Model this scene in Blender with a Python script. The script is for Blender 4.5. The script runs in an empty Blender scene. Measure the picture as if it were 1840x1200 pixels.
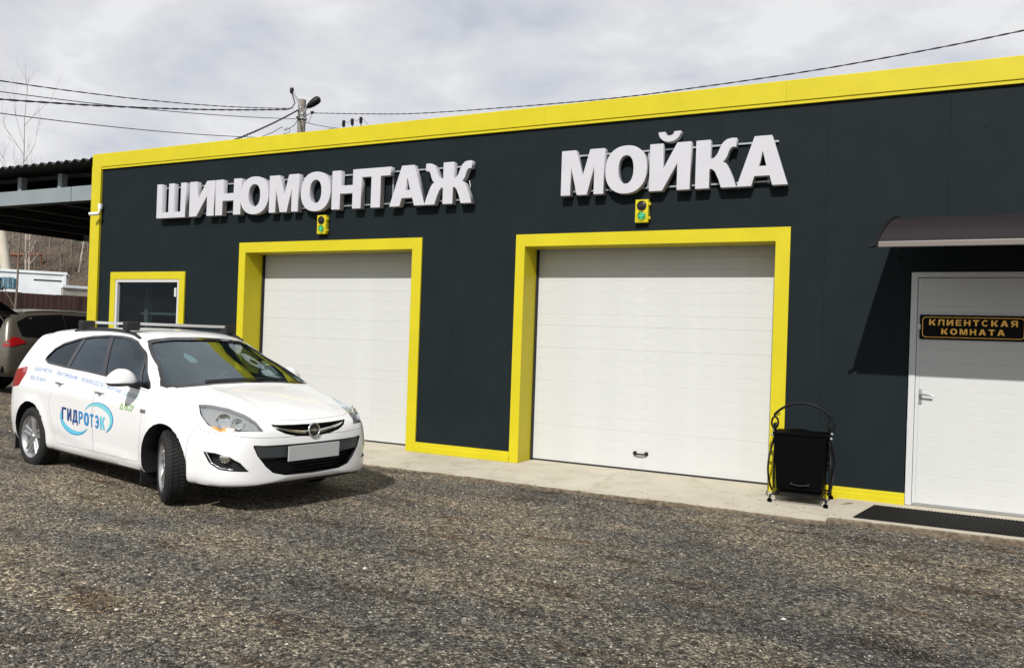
import bpy, bmesh, math, random
import numpy as np
from mathutils import Vector, Matrix, geometry
from mathutils.bvhtree import BVHTree

random.seed(7)
RNG = np.random.default_rng(7)
SC = bpy.context.scene
COL = SC.collection
PI = math.pi

# ------------------------------------------------------------------ camera
CAM_POS = Vector((0.0, -9.549, 1.663))
F_PX, YAW, PITCH, ROLL = 1453.2, -0.4643, 0.005, -0.0345
_fw = Vector((math.sin(YAW) * math.cos(PITCH), math.cos(YAW) * math.cos(PITCH), math.sin(PITCH)))
_r0 = Vector((math.cos(YAW), -math.sin(YAW), 0.0))
_u0 = _r0.cross(_fw)
_r = _r0 * math.cos(ROLL) - _u0 * math.sin(ROLL)
_u = _r0 * math.sin(ROLL) + _u0 * math.cos(ROLL)
cam_data = bpy.data.cameras.new('camera')
cam_data.sensor_width = 36.0
cam_data.lens = F_PX / 1840.0 * 36.0
cam_data.clip_start = 0.05
cam_data.clip_end = 3000.0
cam = bpy.data.objects.new('camera', cam_data)
COL.objects.link(cam)
cam.matrix_world = Matrix(((_r.x, _u.x, -_fw.x, CAM_POS.x), (_r.y, _u.y, -_fw.y, CAM_POS.y),
                           (_r.z, _u.z, -_fw.z, CAM_POS.z), (0, 0, 0, 1)))
SC.camera = cam


def far(px, py, depth):
    """place in the world seen at photo pixel (px, py), `depth` metres ahead"""
    return CAM_POS + _fw * depth + _r * ((px - 920.0) / F_PX * depth) + _u * ((600.0 - py) / F_PX * depth)


# ------------------------------------------------------------------ light
SUN_DIR = Vector((-0.17, 1.0, -0.88)).normalized()
SUN_EL = math.asin(-SUN_DIR.z)
SUN_AZ = math.atan2(-SUN_DIR.x, -SUN_DIR.y)      # clockwise from +Y
sun_d = bpy.data.lights.new('sun', 'SUN')
sun_d.energy = 5.0
sun_d.angle = math.radians(0.6)
sun_d.color = (1.0, 0.965, 0.915)
sun = bpy.data.objects.new('sun', sun_d)
COL.objects.link(sun)
sun.rotation_euler = SUN_DIR.to_track_quat('-Z', 'Y').to_euler()
sun.location = (0, 0, 30)

world = bpy.data.worlds.new('World')
SC.world = world
world.use_nodes = True
nt = world.node_tree
nt.nodes.clear()


def wn(t, **kw):
    n = nt.nodes.new(t)
    for k, val in kw.items():
        setattr(n, k, val)
    return n


sky = wn('ShaderNodeTexSky', sky_type='NISHITA', sun_disc=False)
sky.sun_elevation = SUN_EL
sky.sun_rotation = SUN_AZ
sky.air_density = 1.0
sky.dust_density = 1.5
tc = wn('ShaderNodeTexCoord')
# clouds lie on a layer overhead: divide the view direction by its height
sep = wn('ShaderNodeSeparateXYZ')
nt.links.new(tc.outputs['Generated'], sep.inputs[0])
mx = wn('ShaderNodeMath', operation='MAXIMUM'); mx.inputs[1].default_value = 0.0
nt.links.new(sep.outputs['Z'], mx.inputs[0])
ad = wn('ShaderNodeMath', operation='ADD'); ad.inputs[1].default_value = 0.22
nt.links.new(mx.outputs[0], ad.inputs[0])
vd = wn('ShaderNodeVectorMath', operation='DIVIDE')
cmb = wn('ShaderNodeCombineXYZ')
for i in range(3):
    nt.links.new(ad.outputs[0], cmb.inputs[i])
nt.links.new(tc.outputs['Generated'], vd.inputs[0])
nt.links.new(cmb.outputs[0], vd.inputs[1])
n1 = wn('ShaderNodeTexNoise'); n1.inputs['Scale'].default_value = 3.4; n1.inputs['Detail'].default_value = 7
n1.inputs['Roughness'].default_value = 0.55; n1.inputs['Distortion'].default_value = 0.25
nt.links.new(vd.outputs[0], n1.inputs['Vector'])
n2 = wn('ShaderNodeTexNoise'); n2.inputs['Scale'].default_value = 0.9; n2.inputs['Detail'].default_value = 3
nt.links.new(vd.outputs[0], n2.inputs['Vector'])
mixn = wn('ShaderNodeMath', operation='MULTIPLY_ADD'); mixn.inputs[1].default_value = 0.62
nt.links.new(n1.outputs['Fac'], mixn.inputs[0])
mul2 = wn('ShaderNodeMath', operation='MULTIPLY'); mul2.inputs[1].default_value = 0.38
nt.links.new(n2.outputs['Fac'], mul2.inputs[0])
nt.links.new(mul2.outputs[0], mixn.inputs[2])
ramp = wn('ShaderNodeValToRGB')
el = ramp.color_ramp.elements
el[0].position = 0.38; el[0].color = (0.56, 0.60, 0.67, 1)
el[1].position = 0.60; el[1].color = (0.87, 0.87, 0.875, 1)
e = el.new(0.47); e.color = (0.69, 0.705, 0.755, 1)
e = el.new(0.54); e.color = (0.775, 0.775, 0.80, 1)
nt.links.new(mixn.outputs[0], ramp.inputs[0])
sc10 = wn('ShaderNodeVectorMath', operation='SCALE'); sc10.inputs['Scale'].default_value = 10.0
nt.links.new(ramp.outputs[0], sc10.inputs[0])
mixc = wn('ShaderNodeMix', data_type='RGBA')
mixc.inputs['Factor'].default_value = 0.93
nt.links.new(sky.outputs[0], mixc.inputs[6])
nt.links.new(sc10.outputs[0], mixc.inputs[7])
bg = wn('ShaderNodeBackground'); bg.inputs['Strength'].default_value = 0.1
nt.links.new(mixc.outputs[2], bg.inputs['Color'])
wo = wn('ShaderNodeOutputWorld')
nt.links.new(bg.outputs[0], wo.inputs['Surface'])

SC.view_settings.view_transform = 'Standard'
SC.view_settings.look = 'None'
SC.view_settings.exposure = 0.0
SC.view_settings.gamma = 1.0
SC.view_settings.use_curve_mapping = False
SC.render.engine = 'CYCLES'
SC.cycles.max_bounces = 8
SC.cycles.transparent_max_bounces = 12
SC.cycles.use_denoising = True
# ------------------------------------------------------------------ helpers
MATS = {}


def mat(name, col, rough=0.5, metal=0.0, spec=0.5, coat=0.0, noise=None, bump=None, alpha=None, emit=None):
    """procedural principled material. noise=(scale, amount[, second colour]); bump=(scale, strength, distance)"""
    m = bpy.data.materials.new(name)
    m.use_nodes = True
    n = m.node_tree
    b = n.nodes['Principled BSDF']
    b.inputs['Base Color'].default_value = (*col, 1)
    b.inputs['Roughness'].default_value = rough
    b.inputs['Metallic'].default_value = metal
    b.inputs['Specular IOR Level'].default_value = spec
    b.inputs['Coat Weight'].default_value = coat
    b.inputs['Coat Roughness'].default_value = 0.03
    t = n.nodes.new('ShaderNodeTexCoord')
    if noise:
        nz = n.nodes.new('ShaderNodeTexNoise')
        nz.inputs['Scale'].default_value = noise[0]
        nz.inputs['Detail'].default_value = 6
        nz.inputs['Roughness'].default_value = 0.6
        n.links.new(t.outputs['Object'], nz.inputs['Vector'])
        r = n.nodes.new('ShaderNodeValToRGB')
        r.color_ramp.elements[0].position = 0.3
        r.color_ramp.elements[1].position = 0.7
        a = noise[1]
        c2 = noise[2] if len(noise) > 2 else tuple(min(1, c * (1 + a)) for c in col)
        r.color_ramp.elements[0].color = (*[c * (1 - a) for c in col], 1)
        r.color_ramp.elements[1].color = (*c2, 1)
        n.links.new(nz.outputs['Fac'], r.inputs[0])
        n.links.new(r.outputs[0], b.inputs['Base Color'])
        rr = n.nodes.new('ShaderNodeMapRange')
        rr.inputs['To Min'].default_value = max(0.02, rough - 0.06)
        rr.inputs['To Max'].default_value = min(1, rough + 0.08)
        n.links.new(nz.outputs['Fac'], rr.inputs['Value'])
        n.links.new(rr.outputs[0], b.inputs['Roughness'])
    if bump:
        nb = n.nodes.new('ShaderNodeTexNoise')
        nb.inputs['Scale'].default_value = bump[0]
        nb.inputs['Detail'].default_value = 4
        n.links.new(t.outputs['Object'], nb.inputs['Vector'])
        bp = n.nodes.new('ShaderNodeBump')
        bp.inputs['Strength'].default_value = bump[1]
        bp.inputs['Distance'].default_value = bump[2]
        n.links.new(nb.outputs['Fac'], bp.inputs['Height'])
        n.links.new(bp.outputs[0], b.inputs['Normal'])
    if emit:
        b.inputs['Emission Color'].default_value = (*emit[0], 1)
        b.inputs['Emission Strength'].default_value = emit[1]
    MATS[name] = m
    return m


def glass_mat(name, tint, ior=1.5, rough=0.0, haze=0.0):
    """thin pane: tinted see-through plus mirror reflection by fresnel"""
    m = bpy.data.materials.new(name)
    m.use_nodes = True
    n = m.node_tree
    n.nodes.clear()
    out = n.nodes.new('ShaderNodeOutputMaterial')
    tr = n.nodes.new('ShaderNodeBsdfTransparent'); tr.inputs[0].default_value = (*tint, 1)
    gl = n.nodes.new('ShaderNodeBsdfGlossy'); gl.inputs['Roughness'].default_value = rough
    gl.inputs['Color'].default_value = (0.82, 0.93, 1, 1)
    fr = n.nodes.new('ShaderNodeFresnel')
    ge = n.nodes.new('ShaderNodeNewGeometry')
    mr = n.nodes.new('ShaderNodeMapRange')      # a thin pane reflects alike from both sides
    mr.inputs['To Min'].default_value = ior; mr.inputs['To Max'].default_value = 1.0 / ior
    n.links.new(ge.outputs['Backfacing'], mr.inputs['Value'])
    n.links.new(mr.outputs[0], fr.inputs['IOR'])
    mx_ = n.nodes.new('ShaderNodeMixShader')
    n.links.new(fr.outputs[0], mx_.inputs[0])
    src = tr
    if haze:
        df = n.nodes.new('ShaderNodeBsdfDiffuse'); df.inputs[0].default_value = (0.45, 0.5, 0.52, 1)
        m2 = n.nodes.new('ShaderNodeMixShader'); m2.inputs[0].default_value = haze
        n.links.new(tr.outputs[0], m2.inputs[1]); n.links.new(df.outputs[0], m2.inputs[2])
        src = m2
    n.links.new(src.outputs[0], mx_.inputs[1])
    n.links.new(gl.outputs[0], mx_.inputs[2])
    n.links.new(mx_.outputs[0], out.inputs[0])
    MATS[name] = m
    return m


class MB:
    """collects pieces of one part into one bmesh"""

    def __init__(self):
        self.bm = bmesh.new()

    def box(self, x0, x1, y0, y1, z0, z1, bevel=0.0, mi=0):
        if bevel:
            t = bmesh.new()
        else:
            t = self.bm
        vs = [t.verts.new((x, y, z)) for x in (x0, x1) for y in (y0, y1) for z in (z0, z1)]
        fs = []
        for q in ((0, 1, 3, 2), (4, 6, 7, 5), (0, 4, 5, 1), (2, 3, 7, 6), (0, 2, 6, 4), (1, 5, 7, 3)):
            f = t.faces.new([vs[i] for i in q]); f.material_index = mi; fs.append(f)
        if bevel:
            bmesh.ops.bevel(t, geom=t.edges[:], offset=bevel, segments=2, profile=0.7, affect='EDGES')
            for f in t.faces:
                f.material_index = mi
            me = bpy.data.meshes.new('tmp'); t.to_mesh(me); t.free()
            self.bm.from_mesh(me); bpy.data.meshes.remove(me)
        return self

    def obox(self, c, ax, hs, bevel=0.0):
        """oriented box: centre, 3 unit axes, half sizes"""
        t = MB().box(-hs[0], hs[0], -hs[1], hs[1], -hs[2], hs[2], bevel)
        M = Matrix(((ax[0][0], ax[1][0], ax[2][0], c[0]), (ax[0][1], ax[1][1], ax[2][1], c[1]),
                    (ax[0][2], ax[1][2], ax[2][2], c[2]), (0, 0, 0, 1)))
        bmesh.ops.transform(t.bm, matrix=M, verts=t.bm.verts[:])
        me = bpy.data.meshes.new('tmp'); t.bm.to_mesh(me); t.bm.free()
        self.bm.from_mesh(me); bpy.data.meshes.remove(me)
        return self

    def tube(self, pts, r, n=8, cap=True, closed=False):
        pts = [Vector(p) for p in pts]
        rs = r if isinstance(r, (list, tuple)) else [r] * len(pts)
        rings = []
        up = None
        L = len(pts)
        for i, p in enumerate(pts):
            if closed:
                d = pts[(i + 1) % L] - pts[i - 1]
            else:
                d = pts[min(i + 1, L - 1)] - pts[max(i - 1, 0)]
            if d.length < 1e-9:
                d = Vector((0, 0, 1))
            d.normalize()
            if up is None:
                up = Vector((0, 0, 1)) if abs(d.z) < 0.9 else Vector((1, 0, 0))
            a = d.cross(up)
            if a.length < 1e-6:
                a = d.orthogonal()
            a.normalize()
            b = a.cross(d).normalized()
            up = b
            rings.append([self.bm.verts.new(p + (a * math.cos(2 * PI * k / n) + b * math.sin(2 * PI * k / n)) * rs[i])
                          for k in range(n)])
        m = L if closed else L - 1
        for i in range(m):
            A, B = rings[i], rings[(i + 1) % L]
            for k in range(n):
                self.bm.faces.new((A[k], A[(k + 1) % n], B[(k + 1) % n], B[k]))
        if cap and not closed:
            self.bm.faces.new(rings[0][::-1])
            self.bm.faces.new(rings[-1])
        return self

    def lathe(self, prof, c, axis, n=24, mi=0):
        """prof: (radius, along) pairs; axis unit vector"""
        axis = Vector(axis).normalized()
        a = axis.orthogonal().normalized(); b = axis.cross(a)
        c = Vector(c)
        rings = []
        for (r, h) in prof:
            if r < 1e-6:
                rings.append([self.bm.verts.new(c + axis * h)])
            else:
                rings.append([self.bm.verts.new(c + axis * h + (a * math.cos(2 * PI * k / n) + b * math.sin(2 * PI * k / n)) * r)
                              for k in range(n)])
        for A, B in zip(rings, rings[1:]):
            for k in range(n):
                k2 = (k + 1) % n
                if len(A) == 1 and len(B) == 1:
                    continue
                if len(A) == 1:
                    f = self.bm.faces.new((A[0], B[k2], B[k]))
                elif len(B) == 1:
                    f = self.bm.faces.new((A[k], A[k2], B[0]))
                else:
                    f = self.bm.faces.new((A[k], A[k2], B[k2], B[k]))
                f.material_index = mi
        return self

    def prism(self, poly, vec):
        """flat polygon (3D points) swept along vec"""
        v0 = [self.bm.verts.new(p) for p in poly]
        v1 = [self.bm.verts.new(Vector(p) + Vector(vec)) for p in poly]
        n = len(poly)
        self.bm.faces.new(v0[::-1]); self.bm.faces.new(v1)
        for i in range(n):
            self.bm.faces.new((v0[i], v0[(i + 1) % n], v1[(i + 1) % n], v1[i]))
        return self

    def grid(self, P):
        """P: 2D list of points"""
        V = [[self.bm.verts.new(p) for p in row] for row in P]
        for i in range(len(V) - 1):
            for j in range(len(V[0]) - 1):
                self.bm.faces.new((V[i][j], V[i][j + 1], V[i + 1][j + 1], V[i + 1][j]))
        return self

    def build(self, name, m, parent=None, smooth=None, normals=True):
        if normals:
            bmesh.ops.recalc_face_normals(self.bm, faces=self.bm.faces[:])
        me = bpy.data.meshes.new(name)
        if smooth is not None:
            shade(self.bm, smooth)
        self.bm.to_mesh(me); self.bm.free()
        return link(name, me, m, parent)


def shade(bm, deg):
    for f in bm.faces:
        f.smooth = True
    lim = math.radians(deg)
    for ed in bm.edges:
        if len(ed.link_faces) == 2:
            if ed.calc_face_angle(0.0) > lim:
                ed.smooth = False
        else:
            ed.smooth = False


def link(name, me, m, parent=None):
    o = bpy.data.objects.new(name, me)
    COL.objects.link(o)
    if not isinstance(m, (list, tuple)):
        m = [m]
    if len(me.materials) == 0:
        for q in m:
            me.materials.append(MATS[q] if isinstance(q, str) else q)
    if parent is not None:
        attach(o, parent)
    return o


def root_matrix(o):
    M = o.matrix_basis.copy()
    while o.parent is not None:
        M = o.parent.matrix_basis @ o.matrix_parent_inverse @ M
        o = o.parent
    return M


def attach(o, parent):
    """o keeps its world-space coordinates unless the parent is flagged local"""
    o.parent = parent
    top = parent
    while top.parent is not None:
        top = top.parent
    if not top.get('_local'):
        o.matrix_parent_inverse = root_matrix(parent).inverted()


def thing(name, label, cat, loc=(0, 0, 0), group=None, local=False):
    o = bpy.data.objects.new(name, None)
    o.empty_display_size = 0.2
    COL.objects.link(o)
    o.location = loc
    if local:
        o['_local'] = 1
    return tag(o, label, cat, group)


def tag(o, label, cat, group=None):
    o['label'] = label
    o['category'] = cat
    if group:
        o['group'] = group
    return o


def struct(o, kind='structure'):
    o['kind'] = kind
    return o


def copy_tree(o, parent=None):
    c = o.copy()
    COL.objects.link(c)
    if parent is not None:
        c.parent = parent
        c.matrix_parent_inverse = o.matrix_parent_inverse.copy()
    for ch in [k for k in bpy.data.objects if k.parent == o]:
        copy_tree(ch, c)
    return c


def curve_mesh(outlines, depth, bevel=0.0, grow=0.0):
    """closed 2D outlines (holes allowed) filled and given thickness; lies in XY, centred on z=0"""
    cu = bpy.data.curves.new('c', 'CURVE')
    cu.dimensions = '2D'; cu.fill_mode = 'BOTH'
    cu.extrude = depth / 2 - bevel
    cu.bevel_depth = bevel; cu.bevel_resolution = 1
    cu.offset = grow - bevel
    for pts in outlines:
        s = cu.splines.new('POLY')
        s.points.add(len(pts) - 1)
        for p, q in zip(s.points, pts):
            p.co = (q[0], q[1], 0, 1)
        s.use_cyclic_u = True
    return curve_to_mesh(cu)


def curve_to_mesh(cu):
    o = bpy.data.objects.new('c', cu)
    COL.objects.link(o)
    dg = bpy.context.evaluated_depsgraph_get()
    me = bpy.data.meshes.new_from_object(o.evaluated_get(dg))
    bpy.data.objects.remove(o)
    bpy.data.curves.remove(cu)
    me.materials.clear()
    return me


def text_mesh(s, size, depth=0.0, bold=0.0, spacing=1.0, shear=0.0, res=3):
    cu = bpy.data.curves.new('t', 'FONT')
    cu.body = s; cu.size = size; cu.extrude = depth; cu.offset = bold
    cu.space_character = spacing; cu.shear = shear
    cu.resolution_u = res
    cu.align_x = 'LEFT'
    return curve_to_mesh(cu)


def xform(me, M):
    me.transform(M)
    if M.determinant() < 0:
        me.flip_normals()
    return me


XZ = Matrix(((1, 0, 0, 0), (0, 0, -1, 0), (0, 1, 0, 0), (0, 0, 0, 1)))   # curve XY -> world XZ, front towards -Y


def smooth_mesh(me, deg):
    bm = bmesh.new(); bm.from_mesh(me)
    shade(bm, deg)
    bm.to_mesh(me); bm.free()
    return me


def evaluated_mesh(o):
    dg = bpy.context.evaluated_depsgraph_get()
    return bpy.data.meshes.new_from_object(o.evaluated_get(dg))


def boolean(me, cutters, op='DIFFERENCE'):
    """me cut by a list of meshes (materials of cutters transferred)"""
    o = bpy.data.objects.new('b', me); COL.objects.link(o)
    tmp = []
    for c in cutters:
        q = bpy.data.objects.new('k', c); COL.objects.link(q); tmp.append(q)
        md = o.modifiers.new('b', 'BOOLEAN')
        md.object = q; md.operation = op; md.solver = 'EXACT'
        md.material_mode = 'TRANSFER'
    r = evaluated_mesh(o)
    for q in tmp:
        bpy.data.objects.remove(q)
    bpy.data.objects.remove(o)
    return r
# ------------------------------------------------------------------ materials
mat('wall_grey', (0.0108, 0.0157, 0.0174), 0.6, spec=0.06, noise=(1.7, 0.10), bump=(60, 0.05, 0.002))
mat('yellow', (0.485, 0.416, 0.014), 0.42, spec=0.2, noise=(2.5, 0.05))
mat('door_white', (0.478, 0.490, 0.482), 0.5, spec=0.2, noise=(3.0, 0.03), bump=(9, 0.05, 0.003))
mat('pvc_white', (0.48, 0.49, 0.495), 0.3)
mat('letter_white', (0.452, 0.452, 0.485), 0.5, spec=0.15, noise=(6, 0.03))
mat('letter_side', (0.42, 0.42, 0.45), 0.45)
mat('rail_grey', (0.32, 0.34, 0.35), 0.4, metal=0.5)
mat('black_metal', (0.005, 0.005, 0.0055), 0.5, spec=0.2, bump=(40, 0.15, 0.003))
mat('bin_black', (0.0012, 0.0012, 0.0015), 0.7, spec=0.05, bump=(25, 0.1, 0.003))
mat('rubber', (0.011, 0.011, 0.0105), 0.8, spec=0.15, noise=(14, 0.35), bump=(120, 0.3, 0.003))
mat('gap_dark', (0.006, 0.006, 0.006), 0.8)
mat('concrete', (0.445, 0.410, 0.335), 0.85, spec=0.2, noise=(1.4, 0.09, (0.485, 0.450, 0.37)), bump=(45, 0.12, 0.006))
mat('dirt_edge', (0.115, 0.088, 0.06), 0.95, spec=0.1, noise=(22, 0.45, (0.20, 0.165, 0.12)), bump=(60, 0.6, 0.01))
mat('concrete_grey', (0.30, 0.28, 0.25), 0.85, noise=(4, 0.2), bump=(30, 0.3, 0.01))
mat('canopy_brown', (0.019, 0.0155, 0.017), 0.4, spec=0.12, noise=(5, 0.06))
mat('canopy_edge', (0.16, 0.14, 0.125), 0.3)
mat('lamp_off', (0.012, 0.009, 0.010), 0.2)
mat('lamp_green', (0.01, 0.20, 0.07), 0.25, emit=((0.01, 0.55, 0.18), 0.08))
mat('lamp_green_cross', (0.07, 0.42, 0.20), 0.25, emit=((0.1, 0.9, 0.45), 0.12))
mat('plaque_black', (0.004, 0.004, 0.004), 0.5, spec=0.08)
mat('gold', (0.90, 0.50, 0.07), 0.4)
mat('chrome', (0.75, 0.76, 0.77), 0.12, metal=1.0)
mat('steel', (0.35, 0.36, 0.36), 0.4, metal=0.8)
mat('interior_dark', (0.012, 0.014, 0.014), 0.9, spec=0.1)
mat('interior_shelf', (0.30, 0.33, 0.33), 0.7)
mat('roofing', (0.03, 0.031, 0.032), 0.7, noise=(3, 0.2))
glass_mat('window_glass', (0.55, 0.6, 0.6), 1.25)
# car
mat('car_paint', (0.675, 0.68, 0.68), 0.3, spec=0.4, coat=0.55)
mat('car_black', (0.010, 0.010, 0.011), 0.45)
mat('car_gloss_black', (0.008, 0.008, 0.009), 0.12, coat=0.5)
mat('car_dark_grey', (0.028, 0.032, 0.036), 0.45)
mat('car_interior', (0.022, 0.024, 0.027), 0.75)
mat('car_seat', (0.03, 0.03, 0.032), 0.85)
mat('tyre', (0.013, 0.013, 0.013), 0.78, spec=0.3, noise=(20, 0.3))
mat('rim', (0.52, 0.53, 0.54), 0.28, metal=0.85)
mat('disc', (0.12, 0.12, 0.12), 0.45, metal=0.8)
mat('lamp_housing', (0.27, 0.272, 0.275), 0.35, metal=0.1)
mat('reflector', (0.85, 0.85, 0.84), 0.08, metal=1.0)
mat('amber', (0.75, 0.33, 0.05), 0.25)
mat('red_lamp', (0.30, 0.008, 0.01), 0.12, coat=0.6)
mat('plate_grey', (0.40, 0.405, 0.41), 0.5, noise=(3, 0.03))
mat('rail_silver', (0.75, 0.76, 0.76), 0.3, metal=0.6)
mat('decal_navy', (0.012, 0.05, 0.20), 0.35)
mat('decal_blue', (0.02, 0.20, 0.46), 0.35)
mat('decal_cyan', (0.10, 0.47, 0.62), 0.35)
mat('decal_teal', (0.16, 0.52, 0.56), 0.35)
mat('decal_pale', (0.20, 0.33, 0.55), 0.4)
mat('decal_paleteal', (0.26, 0.45, 0.56), 0.4)
mat('decal_green', (0.20, 0.40, 0.09), 0.4)
mat('sticker_grey', (0.13, 0.20, 0.22), 0.5)
mat('decal_white', (0.75, 0.77, 0.77), 0.4)
mat('suv_paint', (0.115, 0.104, 0.083), 0.3, metal=0.35, coat=0.6)
mat('dark_paint', (0.012, 0.013, 0.015), 0.25, coat=0.6)
mat('silver_paint', (0.5, 0.51, 0.52), 0.3, metal=0.3, coat=0.5)
glass_mat('car_glass', (0.52, 0.58, 0.60), 1.65)
glass_mat('screen_glass', (0.82, 0.89, 0.87), 1.72)
glass_mat('privacy_glass', (0.2, 0.21, 0.22), 1.4)
glass_mat('lamp_glass', (0.97, 0.975, 0.975), 1.3)
# background
mat('fence_brown', (0.055, 0.025, 0.020), 0.5, noise=(2, 0.15))
mat('trailer_white', (0.62, 0.66, 0.68), 0.5, noise=(2, 0.08))
mat('tarp_blue', (0.05, 0.13, 0.17), 0.6, noise=(6, 0.4))
mat('wood_pole', (0.21, 0.19, 0.165), 0.9, noise=(9, 0.35), bump=(30, 0.5, 0.02))
mat('insulator', (0.010, 0.009, 0.009), 0.5, spec=0.2)
mat('wire', (0.030, 0.031, 0.034), 0.6)
mat('wire_grey', (0.10, 0.105, 0.11), 0.6)
mat('bark', (0.15, 0.125, 0.10), 0.9, noise=(6, 0.3), bump=(25, 0.5, 0.02))
mat('bark_pale', (0.34, 0.30, 0.25), 0.9, noise=(5, 0.35))
mat('hill_earth', (0.070, 0.046, 0.033), 0.95, noise=(0.6, 0.5, (0.115, 0.082, 0.058)), bump=(1.5, 1.0, 0.5))
mat('rust', (0.22, 0.075, 0.04), 0.8, noise=(5, 0.3))
mat('carport_steel', (0.20, 0.235, 0.25), 0.45, noise=(2, 0.1))
mat('carport_dark', (0.018, 0.019, 0.020), 0.7, noise=(3, 0.2))
mat('stick', (0.12, 0.085, 0.05), 0.9)
mat('camera_white', (0.72, 0.72, 0.74), 0.35)


def weather(name, crack=0.0, stain=(0.5, 0.62), tint=(0.55, 0.5, 0.42)):
    """adds hairline cracks and soft stains to a material's colour"""
    n = MATS[name].node_tree
    b = n.nodes['Principled BSDF']
    src = b.inputs['Base Color'].links[0].from_socket
    t = n.nodes.new('ShaderNodeTexCoord')
    nz = n.nodes.new('ShaderNodeTexNoise'); nz.inputs['Scale'].default_value = 3.1; nz.inputs['Detail'].default_value = 8; nz.inputs['Roughness'].default_value = 0.7
    n.links.new(t.outputs['Object'], nz.inputs['Vector'])
    r = n.nodes.new('ShaderNodeValToRGB')
    r.color_ramp.elements[0].position = stain[0]; r.color_ramp.elements[0].color = (1, 1, 1, 1)
    r.color_ramp.elements[1].position = stain[1] + 0.2; r.color_ramp.elements[1].color = (*tint, 1)
    n.links.new(nz.outputs['Fac'], r.inputs[0])
    m1 = n.nodes.new('ShaderNodeMix'); m1.data_type = 'RGBA'; m1.blend_type = 'MULTIPLY'; m1.inputs['Factor'].default_value = 1
    n.links.new(src, m1.inputs[6]); n.links.new(r.outputs[0], m1.inputs[7])
    out = m1.outputs[2]
    if crack:
        ds = n.nodes.new('ShaderNodeVectorMath'); ds.operation = 'MULTIPLY_ADD'; ds.inputs[1].default_value = (0.5, 0.5, 0.5)
        n.links.new(nz.outputs['Color'], ds.inputs[0]); n.links.new(t.outputs['Object'], ds.inputs[2])
        v = n.nodes.new('ShaderNodeTexVoronoi'); v.feature = 'DISTANCE_TO_EDGE'; v.inputs['Scale'].default_value = 0.55
        n.links.new(ds.outputs[0], v.inputs['Vector'])
        r2 = n.nodes.new('ShaderNodeValToRGB')
        r2.color_ramp.elements[0].position = 0.0; r2.color_ramp.elements[0].color = (0.45, 0.40, 0.33, 1)
        r2.color_ramp.elements[1].position = crack; r2.color_ramp.elements[1].color = (1, 1, 1, 1)
        n.links.new(v.outputs['Distance'], r2.inputs[0])
        m2 = n.nodes.new('ShaderNodeMix'); m2.data_type = 'RGBA'; m2.blend_type = 'MULTIPLY'; m2.inputs['Factor'].default_value = 0.7
        n.links.new(out, m2.inputs[6]); n.links.new(r2.outputs[0], m2.inputs[7])
        out = m2.outputs[2]
    n.links.new(out, b.inputs['Base Color'])


weather('concrete', 0.005, (0.50, 0.62), (0.82, 0.77, 0.70))
weather('door_white', 0.0, (0.56, 0.75), (0.88, 0.87, 0.84))
weather('wall_grey', 0.0, (0.50, 0.70), (1.22, 1.2, 1.18))


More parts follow.
